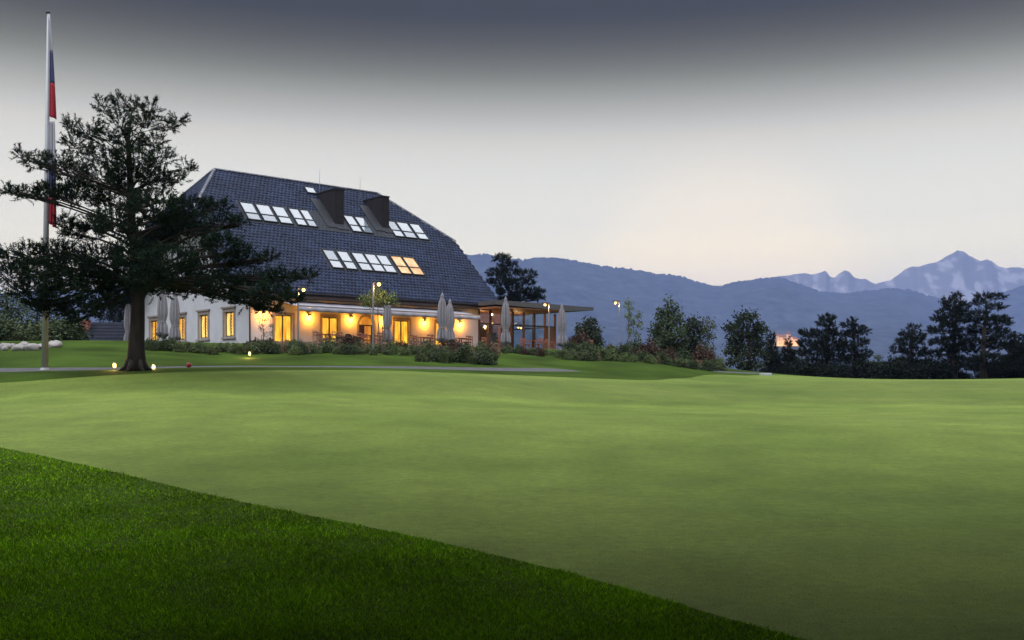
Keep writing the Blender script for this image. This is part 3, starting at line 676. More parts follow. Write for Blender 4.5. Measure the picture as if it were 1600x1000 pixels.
for t in np.linspace(19.8, 24.9, 5):
    MB().box(t - 0.35, t + 0.35, 3.54, 3.598, 0.6, 2.3).build('back_window', M['glass'], pav)
bs = MB(); bs.box(P1 - 0.06, P1 + 0.06, 0.1, 8.3, 2.1, 2.22); bs.box(P1 - 0.06, P1 + 0.06, 2.6, 2.75, 0.1, 3.24); bs.box(P1 - 0.06, P1 + 0.06, 5.4, 5.55, 0.1, 3.24); bs.build('side_frame', M['darkwood'], pav)
for k in range(8):
    t = 19.5 + k * 0.86; u = 0.8 + (k * 1.3) % 2.4; z = 2.05 + 0.12 * (k % 3)
    p = empty('pendant_lamp', (*hw(t, u), HC.z + z)); tag(p, f'small glowing pendant lamp inside the glass pavilion, {("first", "second", "third", "fourth", "fifth", "sixth", "seventh", "eighth")[k]} from the left', 'pendant lamp', 'pendant lamps in the glass pavilion')
    mb = MB(); mb.lathe([(0.01, -0.09), (0.07, -0.05), (0.08, 0.0), (0.04, 0.06)], 12); mb.build('bulb', M['bulb'], p, True)
    mb = MB(); mb.tube([(0, 0, 0.06), (0, 0, 3.24 - z)], 0.008, 5); mb.build('cord', M['iron'], p)
for t, u in ((20.5, 1.6), (24.3, 1.6)): point_light('pavilion_light', (t, u, 2.3), 30, (1, 0.5, 0.2), 0.2, pav)

# terrace slab, low wall
tb = MB(); tb.box(-1.5, 29.5, -8.5, -0.02, -0.35, 0.0); o = tb.build('terrace', M['paving']); o.location = HC; o.rotation_euler = (0, 0, HA); tag(o, 'paved dining terrace in front of the clubhouse', kind='structure')

# low outbuilding on the left
ob = empty('outbuilding', gp(150, 76), R(6)); tag(ob, 'low dark tiled outbuilding with red brick chimney left of the pine', 'building')
z0 = at(0, 534, 76).z - ob.location.z; z1 = at(0, 500, 76).z - ob.location.z
MB().box(-2.9, 4.2, 1.2, 5.0, -0.6, z0 + 0.3).build('wall', M['darkwood'], ob)
mb = MB(); mb.add([(-3.6, 0.2, z0), (4.6, 0.2, z0), (4.6, 3.1, z1), (-2.2, 3.1, z1), (-3.6, 6, z0), (4.6, 6, z0)], [(0, 1, 2, 3), (5, 4, 3, 2), (4, 0, 3), (1, 5, 2), (0, 4, 5, 1)])
ro_ = mb.build('roof', M['roofbase'], ob)
mb = MB(); 
for k in range(6): 
    s0 = k/6; mb.box(-3.5 + 1.3*s0, 4.55, 0.2 + 2.9*s0 - 0.02, 0.2 + 2.9*s0 + 0.06, z0 + (z1-z0)*s0, z0 + (z1-z0)*s0 + 0.07)
o = mb.build('tile_courses', M['flash'], ro_); tag(o, kind='stuff')
MB().box(-1.75, -1.15, 1.6, 2.4, z0 + 0.4, z1 + 0.05).build('chimney', M['brick'], ro_)
MB().box(-1.82, -1.08, 1.53, 2.47, z1 + 0.053, z1 + 0.13).build('chimney_cap', M['stone'], ro_)
# ------------------------------------------------------------------ trees and shrubs
def unit(a): return a / np.maximum(np.linalg.norm(a, axis=-1, keepdims=True), 1e-9)
def needle_tufts(C, A, n, L, ln, wd, rg):
    """C sites, A axes; n needles per site spread along axis length L"""
    m = len(C); s = rg.uniform(0, 1, (m, n, 1)); base = C[:, None] + A[:, None] * (s * L * rg.uniform(0.7, 1.3, (m, 1, 1)))
    rd = unit(rg.normal(0, 1, (m, n, 3))); dr = unit(A[:, None] * 0.75 + rd * 0.85)
    tip = base + dr * (ln * rg.uniform(0.7, 1.25, (m, n, 1)))
    sd_ = unit(np.cross(dr, rg.normal(0, 1, (m, n, 3)))) * wd
    return np.stack([base - sd_, base + sd_, tip], 2).reshape(-1, 3), np.arange(m*n*3).reshape(-1, 3)
def leaf_cards(C, n, spread, size, rg):
    m = len(C); p = C[:, None] + rg.normal(0, 1, (m, n, 3)) * spread
    a = unit(rg.normal(0, 1, (m, n, 3))); b = unit(np.cross(a, rg.normal(0, 1, (m, n, 3))))
    sz = size * rg.uniform(0.6, 1.3, (m, n, 1))
    V = np.stack([p - a*sz, p + b*sz*0.5, p + a*sz, p - b*sz*0.5], 2).reshape(-1, 3)
    return V, np.arange(m*n*4).reshape(-1, 4)
def curve(a, b, sag, k=6):
    a, b = np.array(a), np.array(b); out = []
    for i in range(k):
        s = i / (k - 1); p = a * (1 - s) + b * s; p = p + np.array([0, 0, sag]) * (4 * s * (1 - s)); out.append(p)
    return out
def tree(name, label, base, top, pads, kind, leafm, barkm, r0, density=1.0, cat='tree', group=None, seed=1, tuft=(0.22, 0.12, 0.010, 16), flat=1.0, topr=0.25, lean=None, trunk_pts=None, arch=-0.03, low=0.28, thin=0.5, sparse=None):
    """base world point; pads: list of (world centre, rx, ry(depth), rz)"""
    rg = np.random.default_rng(seed); base = np.array(base); top = np.array(top)
    o = empty(name, base); tag(o, label, cat, group)
    tr = MB()
    if trunk_pts is None:
        tp = [base + (top - base) * s + np.array([rg.normal(0, 0.02), rg.normal(0, 0.02), 0]) * np.linalg.norm(top - base) * (s > 0) * (s < 1) for s in np.linspace(0, 1, 8)]
    else: tp = [np.array(p) for p in trunk_pts]
    zt = np.array([p[2] for p in tp])
    rs = [r0 * (1.25 if i == 0 else 1) * (1 - (1 - topr) * i / (len(tp) - 1)) for i in range(len(tp))]
    tr.tube([Vector(p - base) for p in [tp[0] - np.array([0, 0, 0.15])] + tp[1:]], rs, 10)
    if r0 > 0.25:      # roots
        for a_ in np.linspace(0.3, 5.6, 6): tr.tube([Vector((0.7 * r0 * math.cos(a_), 0.7 * r0 * math.sin(a_), 0.32)), Vector((1.15 * r0 * math.cos(a_), 1.15 * r0 * math.sin(a_), 0.1)), Vector((1.9 * r0 * math.cos(a_), 1.9 * r0 * math.sin(a_), -0.06))], [0.42 * r0, 0.28 * r0, 0.12 * r0], 8)
    sites = []; axes = []
    for (c, rx, ry, rzz) in pads:
        c = np.array(c); hz_ = min(max(c[2] - 0.25 * np.hypot(*(c[:2] - base[:2])) - 0.2, base[2] + low * (top[2] - base[2])), top[2])
        st = np.array([np.interp(hz_, zt, [p[k] for p in tp]) for k in range(3)]); frac = (hz_ - base[2]) / (top[2] - base[2])
        rb_ = r0 * (1 - (1 - topr) * frac) * thin
        cv = curve(st, c, arch * np.linalg.norm(c - st) + 0.1 * rg.normal())
        tr.tube([Vector(p - base) for p in cv], list(np.linspace(rb_, rb_ * 0.22, len(cv))), 6, False)
        n = max(6, int(density * 60 * (rx * ry * rzz) ** 0.6 * 1.9 * (sparse(c) if sparse else 1))); v = unit(rg.normal(0, 1, (n, 3))) * rg.uniform(0.25, 1.0, (n, 1)) ** 0.5
        p = c + v * np.array([rx, ry, rzz]); sites.append(p)
        axes.append(unit(v * np.array([1, 1, 0.7]) + np.array([0, 0, 0.55]) + rg.normal(0, 0.25, (n, 3))))
        for k in range(0, n, max(1, n // 14)):
            mid = cv[3 + (k % 3)]
            tr.tube([Vector(mid - base), Vector((mid + p[k]) / 2 - base + np.array([0, 0, -0.04])), Vector(p[k] - base)], [rb_*0.28 + 0.004, rb_*0.16 + 0.003, 0.004], 4, False)
    tr.build('trunk', barkm, o, True)
    C = np.concatenate(sites) - base; A = np.concatenate(axes)
    if kind == 'needle': V, Fc = needle_tufts(C, A, tuft[3], tuft[0], tuft[1], tuft[2], rg)
    else: V, Fc = leaf_cards(C, tuft[3], tuft[0], tuft[1], rg)
    np_mesh('crown', V, Fc, leafm, o)
    return o
def pads_px(lst, d, dspread, rg, depthk=1.0, mind=0.4, shrink=1.0):
    out = []
    for q in lst:
        X, Y, rx, ry = q[:4]; dd = q[4] if len(q) > 4 else rg.uniform(-dspread, dspread)
        D = d + dd; c = at(X, Y, D); rx *= shrink; ry *= shrink; out.append((tuple(c), rx / F * D, max(rx / F * D * depthk, mind), ry / F * D))
    return out

# the big pine on the left
PD = 32.0; rg = np.random.default_rng(11)
pine_px = [(163, 170, 9, 14), (190, 163, 12, 15), (212, 170, 12, 13), (236, 172, 11, 12), (190, 190, 24, 12), (228, 194, 22, 11), (262, 198, 16, 7, 0.4), (280, 188, 8, 7, 0.4), (112, 200, 10, 14), (142, 204, 16, 14), (120, 224, 24, 13), (168, 216, 22, 14), (205, 220, 24, 14), (240, 222, 22, 12), (160, 246, 34, 15), (210, 248, 34, 18), (248, 246, 24, 14),
    (34, 243, 9, 8, -0.8), (58, 254, 22, 9, -0.8), (92, 254, 26, 13, -0.6), (112, 274, 36, 15), (160, 276, 44, 20), (208, 280, 40, 22), (246, 282, 30, 18), (292, 264, 9, 9, 0.5), (272, 280, 20, 10, 0.3),
    (14, 298, 12, 6, -0.9), (44, 304, 28, 8, -0.9), (86, 304, 34, 12, -0.7), (130, 304, 44, 16), (186, 314, 50, 24), (240, 320, 44, 24), (296, 326, 34, 16), (338, 326, 24, 10), (282, 348, 38, 16), (345, 350, 26, 9, -1.0), (372, 350, 14, 5, -1.2),
    (104, 348, 14, 14, 1.2), (118, 366, 20, 14, 0.8), (148, 352, 24, 16), (180, 352, 34, 20), (232, 360, 46, 24), (296, 376, 46, 20), (348, 384, 32, 16), (376, 394, 18, 8, -1.2),
    (16, 402, 16, 14, -1.0), (48, 396, 20, 12, -1.4), (88, 394, 30, 13, -1.2), (20, 430, 34, 14, -0.8), (66, 424, 40, 18, -1.6), (116, 420, 46, 22, -1.0), (160, 404, 40, 24), (212, 402, 40, 26), (268, 410, 46, 24), (326, 416, 42, 20), (384, 410, 24, 10, -1.0), (418, 404, 16, 7, -1.2),
    (50, 456, 34, 15, -1.0), (100, 456, 42, 20, -1.4), (148, 444, 40, 22, -0.4), (190, 440, 34, 20), (236, 438, 38, 18), (288, 440, 42, 17), (344, 446, 40, 15), (396, 440, 34, 13), (440, 436, 30, 11), (480, 432, 16, 6, -1.0), (426, 460, 34, 12), (388, 470, 34, 12), (454, 468, 20, 8), (418, 484, 24, 8, -0.6), (352, 464, 28, 9), (300, 456, 30, 9), (244, 456, 28, 9),
    (84, 484, 26, 11, -1.2), (124, 486, 32, 12, -1.2), (166, 472, 28, 12, -0.6), (60, 478, 22, 8, -1.0), (120, 502, 14, 6, -1.2)]
pb = gp(212, PD); ptop = at(205, 185, PD)
tp = [pb, at(213, 540, PD), at(215, 500, PD), at(216, 455, PD), at(211, 410, PD), at(206, 350, PD + 0.3), at(203, 280, PD + 0.2), at(200, 215, PD), ptop]
tree('pine_tree', 'tall spreading pine with dark trunk standing left of the clubhouse', pb, ptop, pads_px(pine_px, PD, 2.2, rg, 0.9, 0.3, 0.92), 'needle', M['needle'], M['bark'], 0.29, 3.6, seed=21, tuft=(0.26, 0.105, 0.0115, 28), topr=0.12, trunk_pts=tp, arch=0.04, low=0.34, thin=0.34, sparse=lambda c: 0.85 if c[2] > 6.6 + EYE else (1.1 if c[2] > 5.4 + EYE else 1.25))

def small_tree(name, label, X, d, Ytop, px, kind, leafm, r0, dens, seed, group, tuft, barkm=None, dsp=0.8, Yb=None, cat='tree', depthk=1.0):
    rg = np.random.default_rng(seed); b = gp(X, d); t = at(px[0][0], Ytop, d)
    if name == 'pine_tree': px = [(q[0] + rg.normal(0, 1.5), q[1] + rg.normal(0, 1), q[2] * rg.uniform(0.75, 1.15), q[3] * rg.uniform(0.55, 0.95)) for q in px]
    return tree(name, label, b, t, pads_px(px, d, dsp, rg, depthk, 0.25), kind, leafm, barkm or M['bark'], r0, dens, cat, group, seed, tuft, topr=0.2)
NT = (0.26, 0.19, 0.022, 16); LT = (0.16, 0.10, 0, 9)
small_tree('pine_tree', 'dark open pine rising behind the right end of the clubhouse roof', 800, 98, 400, [(785, 404, 14, 7), (792, 415, 20, 7), (770, 428, 11, 6), (797, 426, 24, 8), (826, 430, 14, 6), (783, 441, 22, 8), (812, 443, 26, 7), (833, 455, 16, 5), (800, 456, 28, 7), (838, 466, 12, 4), (795, 470, 26, 7), (818, 466, 20, 6)], 'needle', M['needle2'], 0.3, 1.5, 31, None, (0.3, 0.26, 0.03, 14))
G = 'trees along the right skyline'
small_tree('broadleaf_tree', 'airy rounded tree left of the floodlit castle', 1172, 72, 492, [(1170, 495, 14, 10), (1152, 500, 9, 9), (1188, 512, 12, 10), (1142, 514, 10, 9), (1168, 518, 22, 13), (1150, 532, 16, 10), (1184, 532, 16, 12), (1138, 548, 10, 7), (1162, 548, 22, 12), (1186, 554, 14, 10), (1150, 566, 16, 9), (1174, 572, 22, 10)], 'leaf', M['leafdusk'], 0.16, 1.0, 32, G, (0.17, 0.11, 0, 9))
small_tree('spruce_tree', 'narrow pointed spruce just left of the floodlit castle', 1207, 78, 520, [(1207, 528, 3, 7), (1207, 540, 6, 7), (1206, 550, 9, 7), (1207, 560, 12, 8), (1207, 572, 15, 8), (1207, 584, 17, 8)], 'needle', M['needle2'], 0.14, 3.0, 33, G, NT)
small_tree('spruce_tree', 'low pointed spruce in front of the floodlit castle', 1232, 80, 528, [(1231, 534, 2.5, 5), (1231, 545, 6, 6), (1232, 556, 10, 7), (1232, 568, 13, 8), (1233, 581, 17, 9)], 'needle', M['needle2'], 0.14, 3.0, 34, G, NT)
small_tree('pine_tree', 'bushy dark pine just right of the floodlit castle', 1288, 76, 492, [(1294, 497, 9, 6), (1288, 507, 14, 7), (1262, 521, 11, 7), (1302, 516, 12, 7), (1284, 524, 24, 9), (1262, 538, 16, 8), (1300, 538, 24, 10), (1276, 552, 28, 11), (1308, 560, 22, 10), (1270, 570, 26, 12), (1296, 578, 28, 10)], 'needle', M['needle2'], 0.2, 2.5, 35, G, NT)
small_tree('pine_tree', 'lopsided dark pine with bare side twigs, second right of the castle', 1336, 78, 500, [(1334, 503, 5, 4), (1322, 508, 9, 4), (1340, 514, 12, 6), (1352, 520, 8, 6), (1328, 524, 18, 7), (1345, 536, 16, 7), (1325, 545, 20, 9), (1350, 552, 12, 6), (1335, 562, 22, 9), (1340, 578, 20, 9)], 'needle', M['needle2'], 0.18, 2.5, 36, G, NT)
small_tree('pine_tree', 'small pale pine low between the two groups of dark pines', 1370, 100, 555, [(1370, 560, 4, 4), (1362, 570, 9, 5), (1380, 570, 8, 5), (1370, 580, 16, 6)], 'needle', M['leafdark'], 0.12, 2.6, 37, G, NT)
small_tree('pine_tree', 'round headed dark pine left of the two tallest pines', 1425, 76, 508, [(1425, 512, 7, 6), (1414, 522, 9, 6), (1432, 524, 12, 7), (1422, 536, 22, 9), (1405, 548, 10, 6), (1430, 552, 24, 10), (1415, 566, 22, 10), (1442, 570, 24, 10), (1425, 581, 28, 8)], 'needle', M['needle2'], 0.18, 2.5, 38, G, NT)
small_tree('pine_tree', 'tallest dense dark pine at the right edge group', 1490, 74, 462, [(1495, 464, 9, 5), (1480, 470, 8, 5), (1492, 476, 16, 7), (1506, 484, 12, 6), (1482, 488, 20, 8), (1468, 500, 12, 6), (1496, 502, 26, 9), (1476, 516, 24, 9), (1506, 522, 24, 10), (1484, 534, 30, 11), (1508, 546, 26, 11), (1478, 554, 28, 11), (1500, 568, 34, 12), (1470, 578, 28, 9)], 'needle', M['needle2'], 0.24, 2.5, 39, G, NT)
small_tree('pine_tree', 'tall layered pine with flat wind swept top at the far right', 1538, 72, 462, [(1540, 465, 14, 4), (1560, 466, 12, 4), (1530, 474, 14, 5), (1556, 480, 18, 5), (1530, 490, 16, 5), (1552, 498, 24, 5), (1564, 506, 16, 4), (1530, 510, 16, 6), (1552, 520, 28, 6), (1570, 528, 14, 5), (1538, 534, 22, 7), (1560, 544, 26, 7), (1545, 560, 28, 9), (1550, 577, 30, 9)], 'needle', M['needle2'], 0.22, 2.5, 40, G, NT)
small_tree('spruce_tree', 'slim spruce tip standing at the right picture edge', 1586, 88, 520, [(1586, 526, 3, 6), (1586, 538, 6, 6), (1587, 550, 10, 7), (1588, 564, 14, 8), (1588, 580, 18, 9)], 'needle', M['needle2'], 0.15, 3.0, 41, G, NT)
small_tree('pine_tree', 'dark pine cut off by the right picture edge', 1605, 74, 524, [(1604, 530, 10, 8), (1592, 545, 16, 9), (1612, 550, 18, 10), (1590, 562, 24, 11), (1575, 576, 26, 9), (1606, 578, 28, 11)], 'needle', M['needle2'], 0.2, 2.5, 42, G, NT)
G = 'young trees beyond the terrace'
small_tree('young_tree', 'slender pale green sapling beside the lone street lamp', 985, 60, 468, [(982, 472, 5, 6), (984, 482, 7, 6), (981, 494, 8, 7), (990, 505, 10, 6), (998, 492, 5, 6), (1000, 508, 6, 6), (986, 518, 8, 5), (996, 523, 6, 4)], 'leaf', M['leafpale'], 0.05, 0.9, 43, G, (0.10, 0.075, 0, 8), M['barkgrey'], 0.3)
small_tree('broadleaf_tree', 'tall bushy green tree right of the slender sapling', 1042, 64, 468, [(1044, 473, 4, 4), (1048, 486, 12, 9), (1034, 492, 10, 9), (1056, 500, 12, 9), (1036, 508, 16, 9), (1026, 520, 12, 9), (1052, 520, 20, 10), (1034, 534, 18, 10), (1060, 538, 18, 10), (1045, 550, 26, 9)], 'leaf', M['leafdark'], 0.12, 1.3, 44, G, LT, None, 0.7)
small_tree('broadleaf_tree', 'low bushy tree between the tall green tree and castle', 1086, 66, 498, [(1084, 502, 9, 7), (1076, 514, 14, 8), (1096, 516, 10, 8), (1082, 530, 18, 9), (1074, 546, 18, 9), (1094, 548, 16, 8)], 'leaf', M['leafdusk'], 0.1, 1.3, 45, G, LT, None, 0.6)
small_tree('young_tree', 'thin open sapling at the right end of the shrub bed', 1108, 64, 498, [(1104, 502, 6, 6), (1112, 510, 8, 7), (1100, 518, 6, 6), (1110, 526, 8, 7), (1104, 538, 8, 6), (1113, 546, 6, 5)], 'leaf', M['leafdark'], 0.06, 1.0, 46, G, (0.12, 0.08, 0, 8), M['barkgrey'], 0.3)
small_tree('broadleaf_tree', 'dark green small tree just right of the flat canopy', 918, 84, 500, [(922, 505, 8, 6), (912, 514, 12, 7), (928, 518, 10, 7), (918, 528, 18, 8), (932, 536, 10, 7), (910, 542, 14, 8), (926, 550, 18, 8)], 'leaf', M['leafdusk'], 0.12, 1.5, 47, G, (0.2, 0.12, 0, 9), None, 0.7)
G = 'leafy trees behind the flagpole'
small_tree('broadleaf_tree', 'leafy tree behind the boulders at the left picture edge', 8, 58, 450, [(10, 462, 26, 12), (-6, 478, 26, 14), (28, 482, 26, 14), (6, 500, 30, 14), (34, 508, 20, 12), (10, 524, 30, 10)], 'leaf', M['leafdark'], 0.12, 0.85, 48, G, (0.22, 0.085, 0, 8), None, 0.9)
small_tree('broadleaf_tree', 'small leafy tree right behind the white flagpole', 62, 56, 462, [(58, 474, 20, 11), (78, 486, 16, 11), (52, 496, 18, 12), (70, 506, 18, 11), (92, 498, 12, 11), (60, 520, 24, 9), (82, 522, 16, 8)], 'leaf', M['leafdark'], 0.09, 0.8, 49, G, (0.2, 0.085, 0, 8), None, 0.7)
small_tree('conifer_tree', 'dark conifer showing above the low outbuilding roof', 178, 96, 462, [(178, 468, 12, 8), (166, 478, 16, 8), (190, 482, 18, 9), (172, 494, 24, 9), (196, 500, 18, 8)], 'needle', M['needle2'], 0.2, 2.0, 50, G, NT)
# big trees added out of view, overhead and behind, to shade the near lawn
for i, (tx, ty) in enumerate(((-9.0, -1.0), (0.8, -6.0), (9.0, 1.5))):
    rg = np.random.default_rng(200 + i); b = Vector((tx, ty, H(tx, ty)))
    pd = []
    for _ in range(64):
        px_, py_ = tx + rg.uniform(-6.5, 6.5), min(ty + rg.uniform(-5, 8.5 if i != 1 else 13), 6.3)
        pd.append(((px_, py_, 3.1 + 0.43 * max(py_ + 2.4, 0) + rg.uniform(0.5, 4.0)), 2.3, 2.3, 1.1))
    tree('added_shade_tree', ('unseen leafy tree added for shade just left of the viewer', 'unseen leafy tree added for shade behind the viewer', 'unseen leafy tree added for shade just right of the viewer')[i], b, b + Vector((0, 0.3, 7.5)), pd, 'leaf', M['leaf'], M['barkgrey'], 0.3, 0.8, 'tree', 'added shade trees around the viewer', 300 + i, (0.5, 0.27, 0, 7))
# staked young trees on the terrace edge
small_tree('young_tree', 'staked young tree with olive crown before the arched door', 594, 51, 456, [(590, 458, 16, 8), (575, 466, 13, 6), (603, 464, 15, 7), (590, 472, 22, 7), (612, 470, 12, 6), (572, 475, 9, 4)], 'leaf', M['leafpale'], 0.045, 1.5, 51, None, (0.10, 0.06, 0, 9), M['barkgrey'], 0.35)
small_tree('young_tree', 'thin vine like sapling in front of the clubhouse corner lamp', 412, 52, 478, [(410, 484, 7, 6), (404, 496, 6, 6), (416, 500, 6, 6), (407, 510, 5, 6), (425, 508, 4, 5), (412, 522, 5, 5), (426, 520, 3, 5)], 'leaf', M['leaf'], 0.03, 0.8, 52, None, (0.08, 0.05, 0, 7), M['barkgrey'], 0.25)
st = empty('tree_stake', gp(597, 50.6)); tag(st, 'wooden stake frame tied round the young tree by the door', 'stake')
for dx, dy in ((0, 0.25), (0.32, 0.25), (0.16, -0.15)):
    mb = MB(); mb.tube([(dx, dy, -0.2), (dx, dy, 1.5)], 0.035, 6); mb.build('post', M['barkgrey'], st)
MB().box(-0.05, 0.37, 0.22, 0.28, 1.32, 1.4).build('rail', M['barkgrey'], st)

# shrubs: a few kinds, copied along the beds
def shrub_proto(name, kind, leafm, w, h, n, seed, tuft):
    rg = np.random.default_rng(seed); o = empty(name)
    if kind == 'grass':
        m = n; th = rg.uniform(0, 2*math.pi, m); r = rg.uniform(0, 0.35, m) * w; ln = h * rg.uniform(0.6, 1.1, m)
        b = np.stack([r*np.cos(th), r*np.sin(th), 0*r - 0.03], -1); out = rg.uniform(0.1, 0.7, m)
        mid = b + np.stack([np.cos(th)*out*ln*0.25, np.sin(th)*out*ln*0.25, ln*0.6], -1); tip = b + np.stack([np.cos(th)*out*ln*0.75, np.sin(th)*out*ln*0.75, ln*(1 - 0.3*out)], -1)
        sdv = np.stack([-np.sin(th), np.cos(th), 0*th], -1) * 0.012
        V = np.stack([b - sdv, b + sdv, mid + sdv, mid - sdv, tip], 1).reshape(-1, 3); q = np.arange(m)[:, None] * 5
        Fc = np.concatenate([q + [0, 1, 2], q + [0, 2, 3], q + [3, 2, 4]]); np_mesh('leaves', V, Fc, leafm, o)
    else:
        v = unit(rg.normal(0, 1, (n, 3))) * rg.uniform(0.3, 1, (n, 1)) ** 0.5; v[:, 2] = np.abs(v[:, 2])
        lump = 1 + 0.25 * np.sin(v[:, :1] * 5 + seed) * np.cos(v[:, 1:2] * 4 + seed * 2)
        C = v * np.array([w/2, w/2, h]) * lump * 0.9 + np.array([0, 0, 0.05])
        V, Fc = leaf_cards(C, tuft[2], tuft[0], tuft[1], rg); V[:, 2] = np.maximum(V[:, 2], 0.0); np_mesh('leaves', V, Fc, leafm, o)
        mb = MB()
        for k in range(0, n, max(1, n // 16)): mb.tube([(0, 0, -0.05), Vector(C[k] * 0.5 + np.array([0, 0, 0.05])), Vector(C[k])], [0.015, 0.01, 0.005], 4, False)
        mb.build('stems', M['barkgrey'], o)
    return o
PROTO = {
 'green': [shrub_proto('leafy_shrub', 'leaf', M['leaf'], 0.95, 0.62, 190, 61 + k, (0.06, 0.045, 8)) for k in range(3)],
 'dark': [shrub_proto('dark_shrub', 'leaf', M['leafdark'], 1.2, 0.85, 240, 71 + k, (0.07, 0.05, 9)) for k in range(3)],
 'grass': [shrub_proto('ornamental_grass', 'grass', M['leaf'], 0.7, 0.75, 260, 81 + k, None) for k in range(2)],
 'rust': [shrub_proto('rust_shrub', 'leaf', M['leafrust'], 1.1, 0.8, 220, 91 + k, (0.06, 0.05, 8)) for k in range(2)],
 'straw': [shrub_proto('faded_flower_shrub', 'leaf', M['straw'], 0.8, 0.8, 90, 95 + k, (0.03, 0.035, 9)) for k in range(2)],
 'under': [shrub_proto('undergrowth_shrub', 'leaf', M['needle2'], 1.5, 0.9, 200, 110 + k, (0.12, 0.07, 9)) for k in range(2)],
 'pale': [shrub_proto('pale_shrub', 'leaf', M['leafpale'], 0.8, 0.55, 150, 98, (0.06, 0.045, 8))],
}
used = set(); PLANTS = {}
def plant(kind, X, d, sc, name, where):
    pr = PROTO[kind][random.randrange(len(PROTO[kind]))]
    o = pr if pr.name not in used else dup(pr)
    used.add(pr.name); o.location = gp(X, d, -0.02); o.rotation_euler = (0, 0, random.uniform(0, 6.28))
    s = sc * (random.uniform(0.5, 1.7) if kind == 'under' else random.uniform(0.75, 1.2)); o.scale = (s * random.uniform(0.9, 1.2), s * random.uniform(0.9, 1.2), s)
    tag(o, None, 'plant' if kind == 'grass' else 'shrub', f'{name}s {where}'); PLANTS.setdefault((name, where), []).append((X, o))
ORD = ['first', 'second', 'third', 'fourth', 'fifth', 'sixth', 'seventh', 'eighth', 'ninth', 'tenth', 'eleventh', 'twelfth', 'thirteenth', 'fourteenth', 'fifteenth', 'sixteenth', 'seventeenth', 'eighteenth', 'nineteenth', 'twentieth', 'twenty first', 'twenty second', 'twenty third', 'twenty fourth', 'twenty fifth', 'twenty sixth', 'twenty seventh', 'twenty eighth']
NAMES = {'green': 'low green leafy shrub', 'dark': 'dense dark green shrub', 'grass': 'upright ornamental grass tuft', 'rust': 'rust red leafed shrub', 'straw': 'faded straw coloured shrub', 'pale': 'pale yellow green shrub', 'under': 'black green shrub'}
def bed(X0, X1, step, d0, d1, kinds, sc, where):
    X = X0
    while X < X1:
        k = random.choice(kinds); f_ = (X - X0) / (X1 - X0)
        plant(k, X + random.uniform(-3, 3), d0 + (d1 - d0) * f_ + random.uniform(-0.9, 0.9), sc, NAMES[k], where); X += step * random.uniform(0.8, 1.2)
bed(238, 400, 10, 47.0, 48.5, ['green', 'green', 'grass', 'dark'], 0.8, 'below the end wall windows')
bed(400, 690, 9, 48.5, 51, ['green', 'dark', 'grass', 'green', 'pale', 'straw'], 0.72, 'in the front bed below the awning')
bed(385, 690, 12, 50.5, 52.5, ['straw', 'straw', 'green', 'rust', 'pale'], 0.95, 'along the terrace edge')
bed(660, 772, 9, 45.5, 46.5, ['dark', 'dark', 'green', 'grass'], 0.92, 'in the lawn clump before the parasol pair')
bed(690, 780, 12, 52, 54, ['straw', 'rust', 'green'], 0.9, 'right under the parasol pair')
bed(772, 900, 11, 56, 58, ['green', 'pale', 'rust', 'dark'], 0.7, 'before the glass pavilion')
bed(880, 1135, 10, 55, 61, ['green', 'dark', 'pale', 'grass', 'straw', 'green'], 0.85, 'in the front row right of the pavilion')
bed(890, 1120, 22, 59, 64, ['dark', 'green', 'dark', 'rust'], 1.25, 'in the back row right of the pavilion')
for X, d, s in ((1012, 60, 1.5), (1030, 60, 1.2), (1100, 62, 1.6), (905, 66, 1.9)):
    plant('rust', X, d, s, 'large rust brown shrub', 'right of the pavilion')
for X, d in ((940, 57), (950, 57.5), (1118, 62)): plant('pale', X, d, 1.4, 'bright yellow green shrub', 'right of the pavilion')
bed(1225, 1620, 20, 72, 77, ['under'], 1.1, 'below the right hand pines')
bed(-10, 110, 14, 52, 54, ['dark', 'green'], 1.6, 'behind the boulders')
for (nm_, wh_), L_s in PLANTS.items():
    for i, (X, o) in enumerate(sorted(L_s, key=lambda q: q[1].location.x / q[1].location.y)):
        o['label'] = f'{nm_} {wh_}' + (f', {ORD[i]} from the left' if len(L_s) > 1 else '')
for k in PROTO:
    for p in PROTO[k]:
        if p.name not in used:
            for c in list(p.children): bpy.data.objects.remove(c)
            bpy.data.objects.remove(p)

# ------------------------------------------------------------------ flagpole and flags
FP = gp(70, 33.2); fp = empty('flagpole', FP); tag(fp, 'tall tapering white flagpole in front of the pine', 'flagpole')
fh_ = at(0, 22, 33.2).z - FP.z
mb = MB(); mb.lathe([(0.165, 0.0), (0.165, 0.05), (0.14, 0.07), (0.125, 0.12)], 20); mb.build('base_flange', M['whitepaint'], fp, True)
mb = MB(); mb.tube([(0, 0, 0.05), (0.06, 0, fh_ * 0.5), (0.13, 0, fh_)], [0.112, 0.086, 0.05], 14); mb.build('pole', M['whitepaint'], fp, True)
mb = MB(); mb.lathe([(0.02, fh_ - 0.02), (0.07, fh_ + 0.02), (0.07, fh_ + 0.08), (0.02, fh_ + 0.12)], 12, cx=0.11); mb.build('finial', M['iron'], fp, True)
mb = MB(); mb.tube([(0.09, -0.07, 1.2), (0.16, -0.06, fh_ - 0.1)], 0.006, 4); mb.build('halyard', M['steel'], fp)
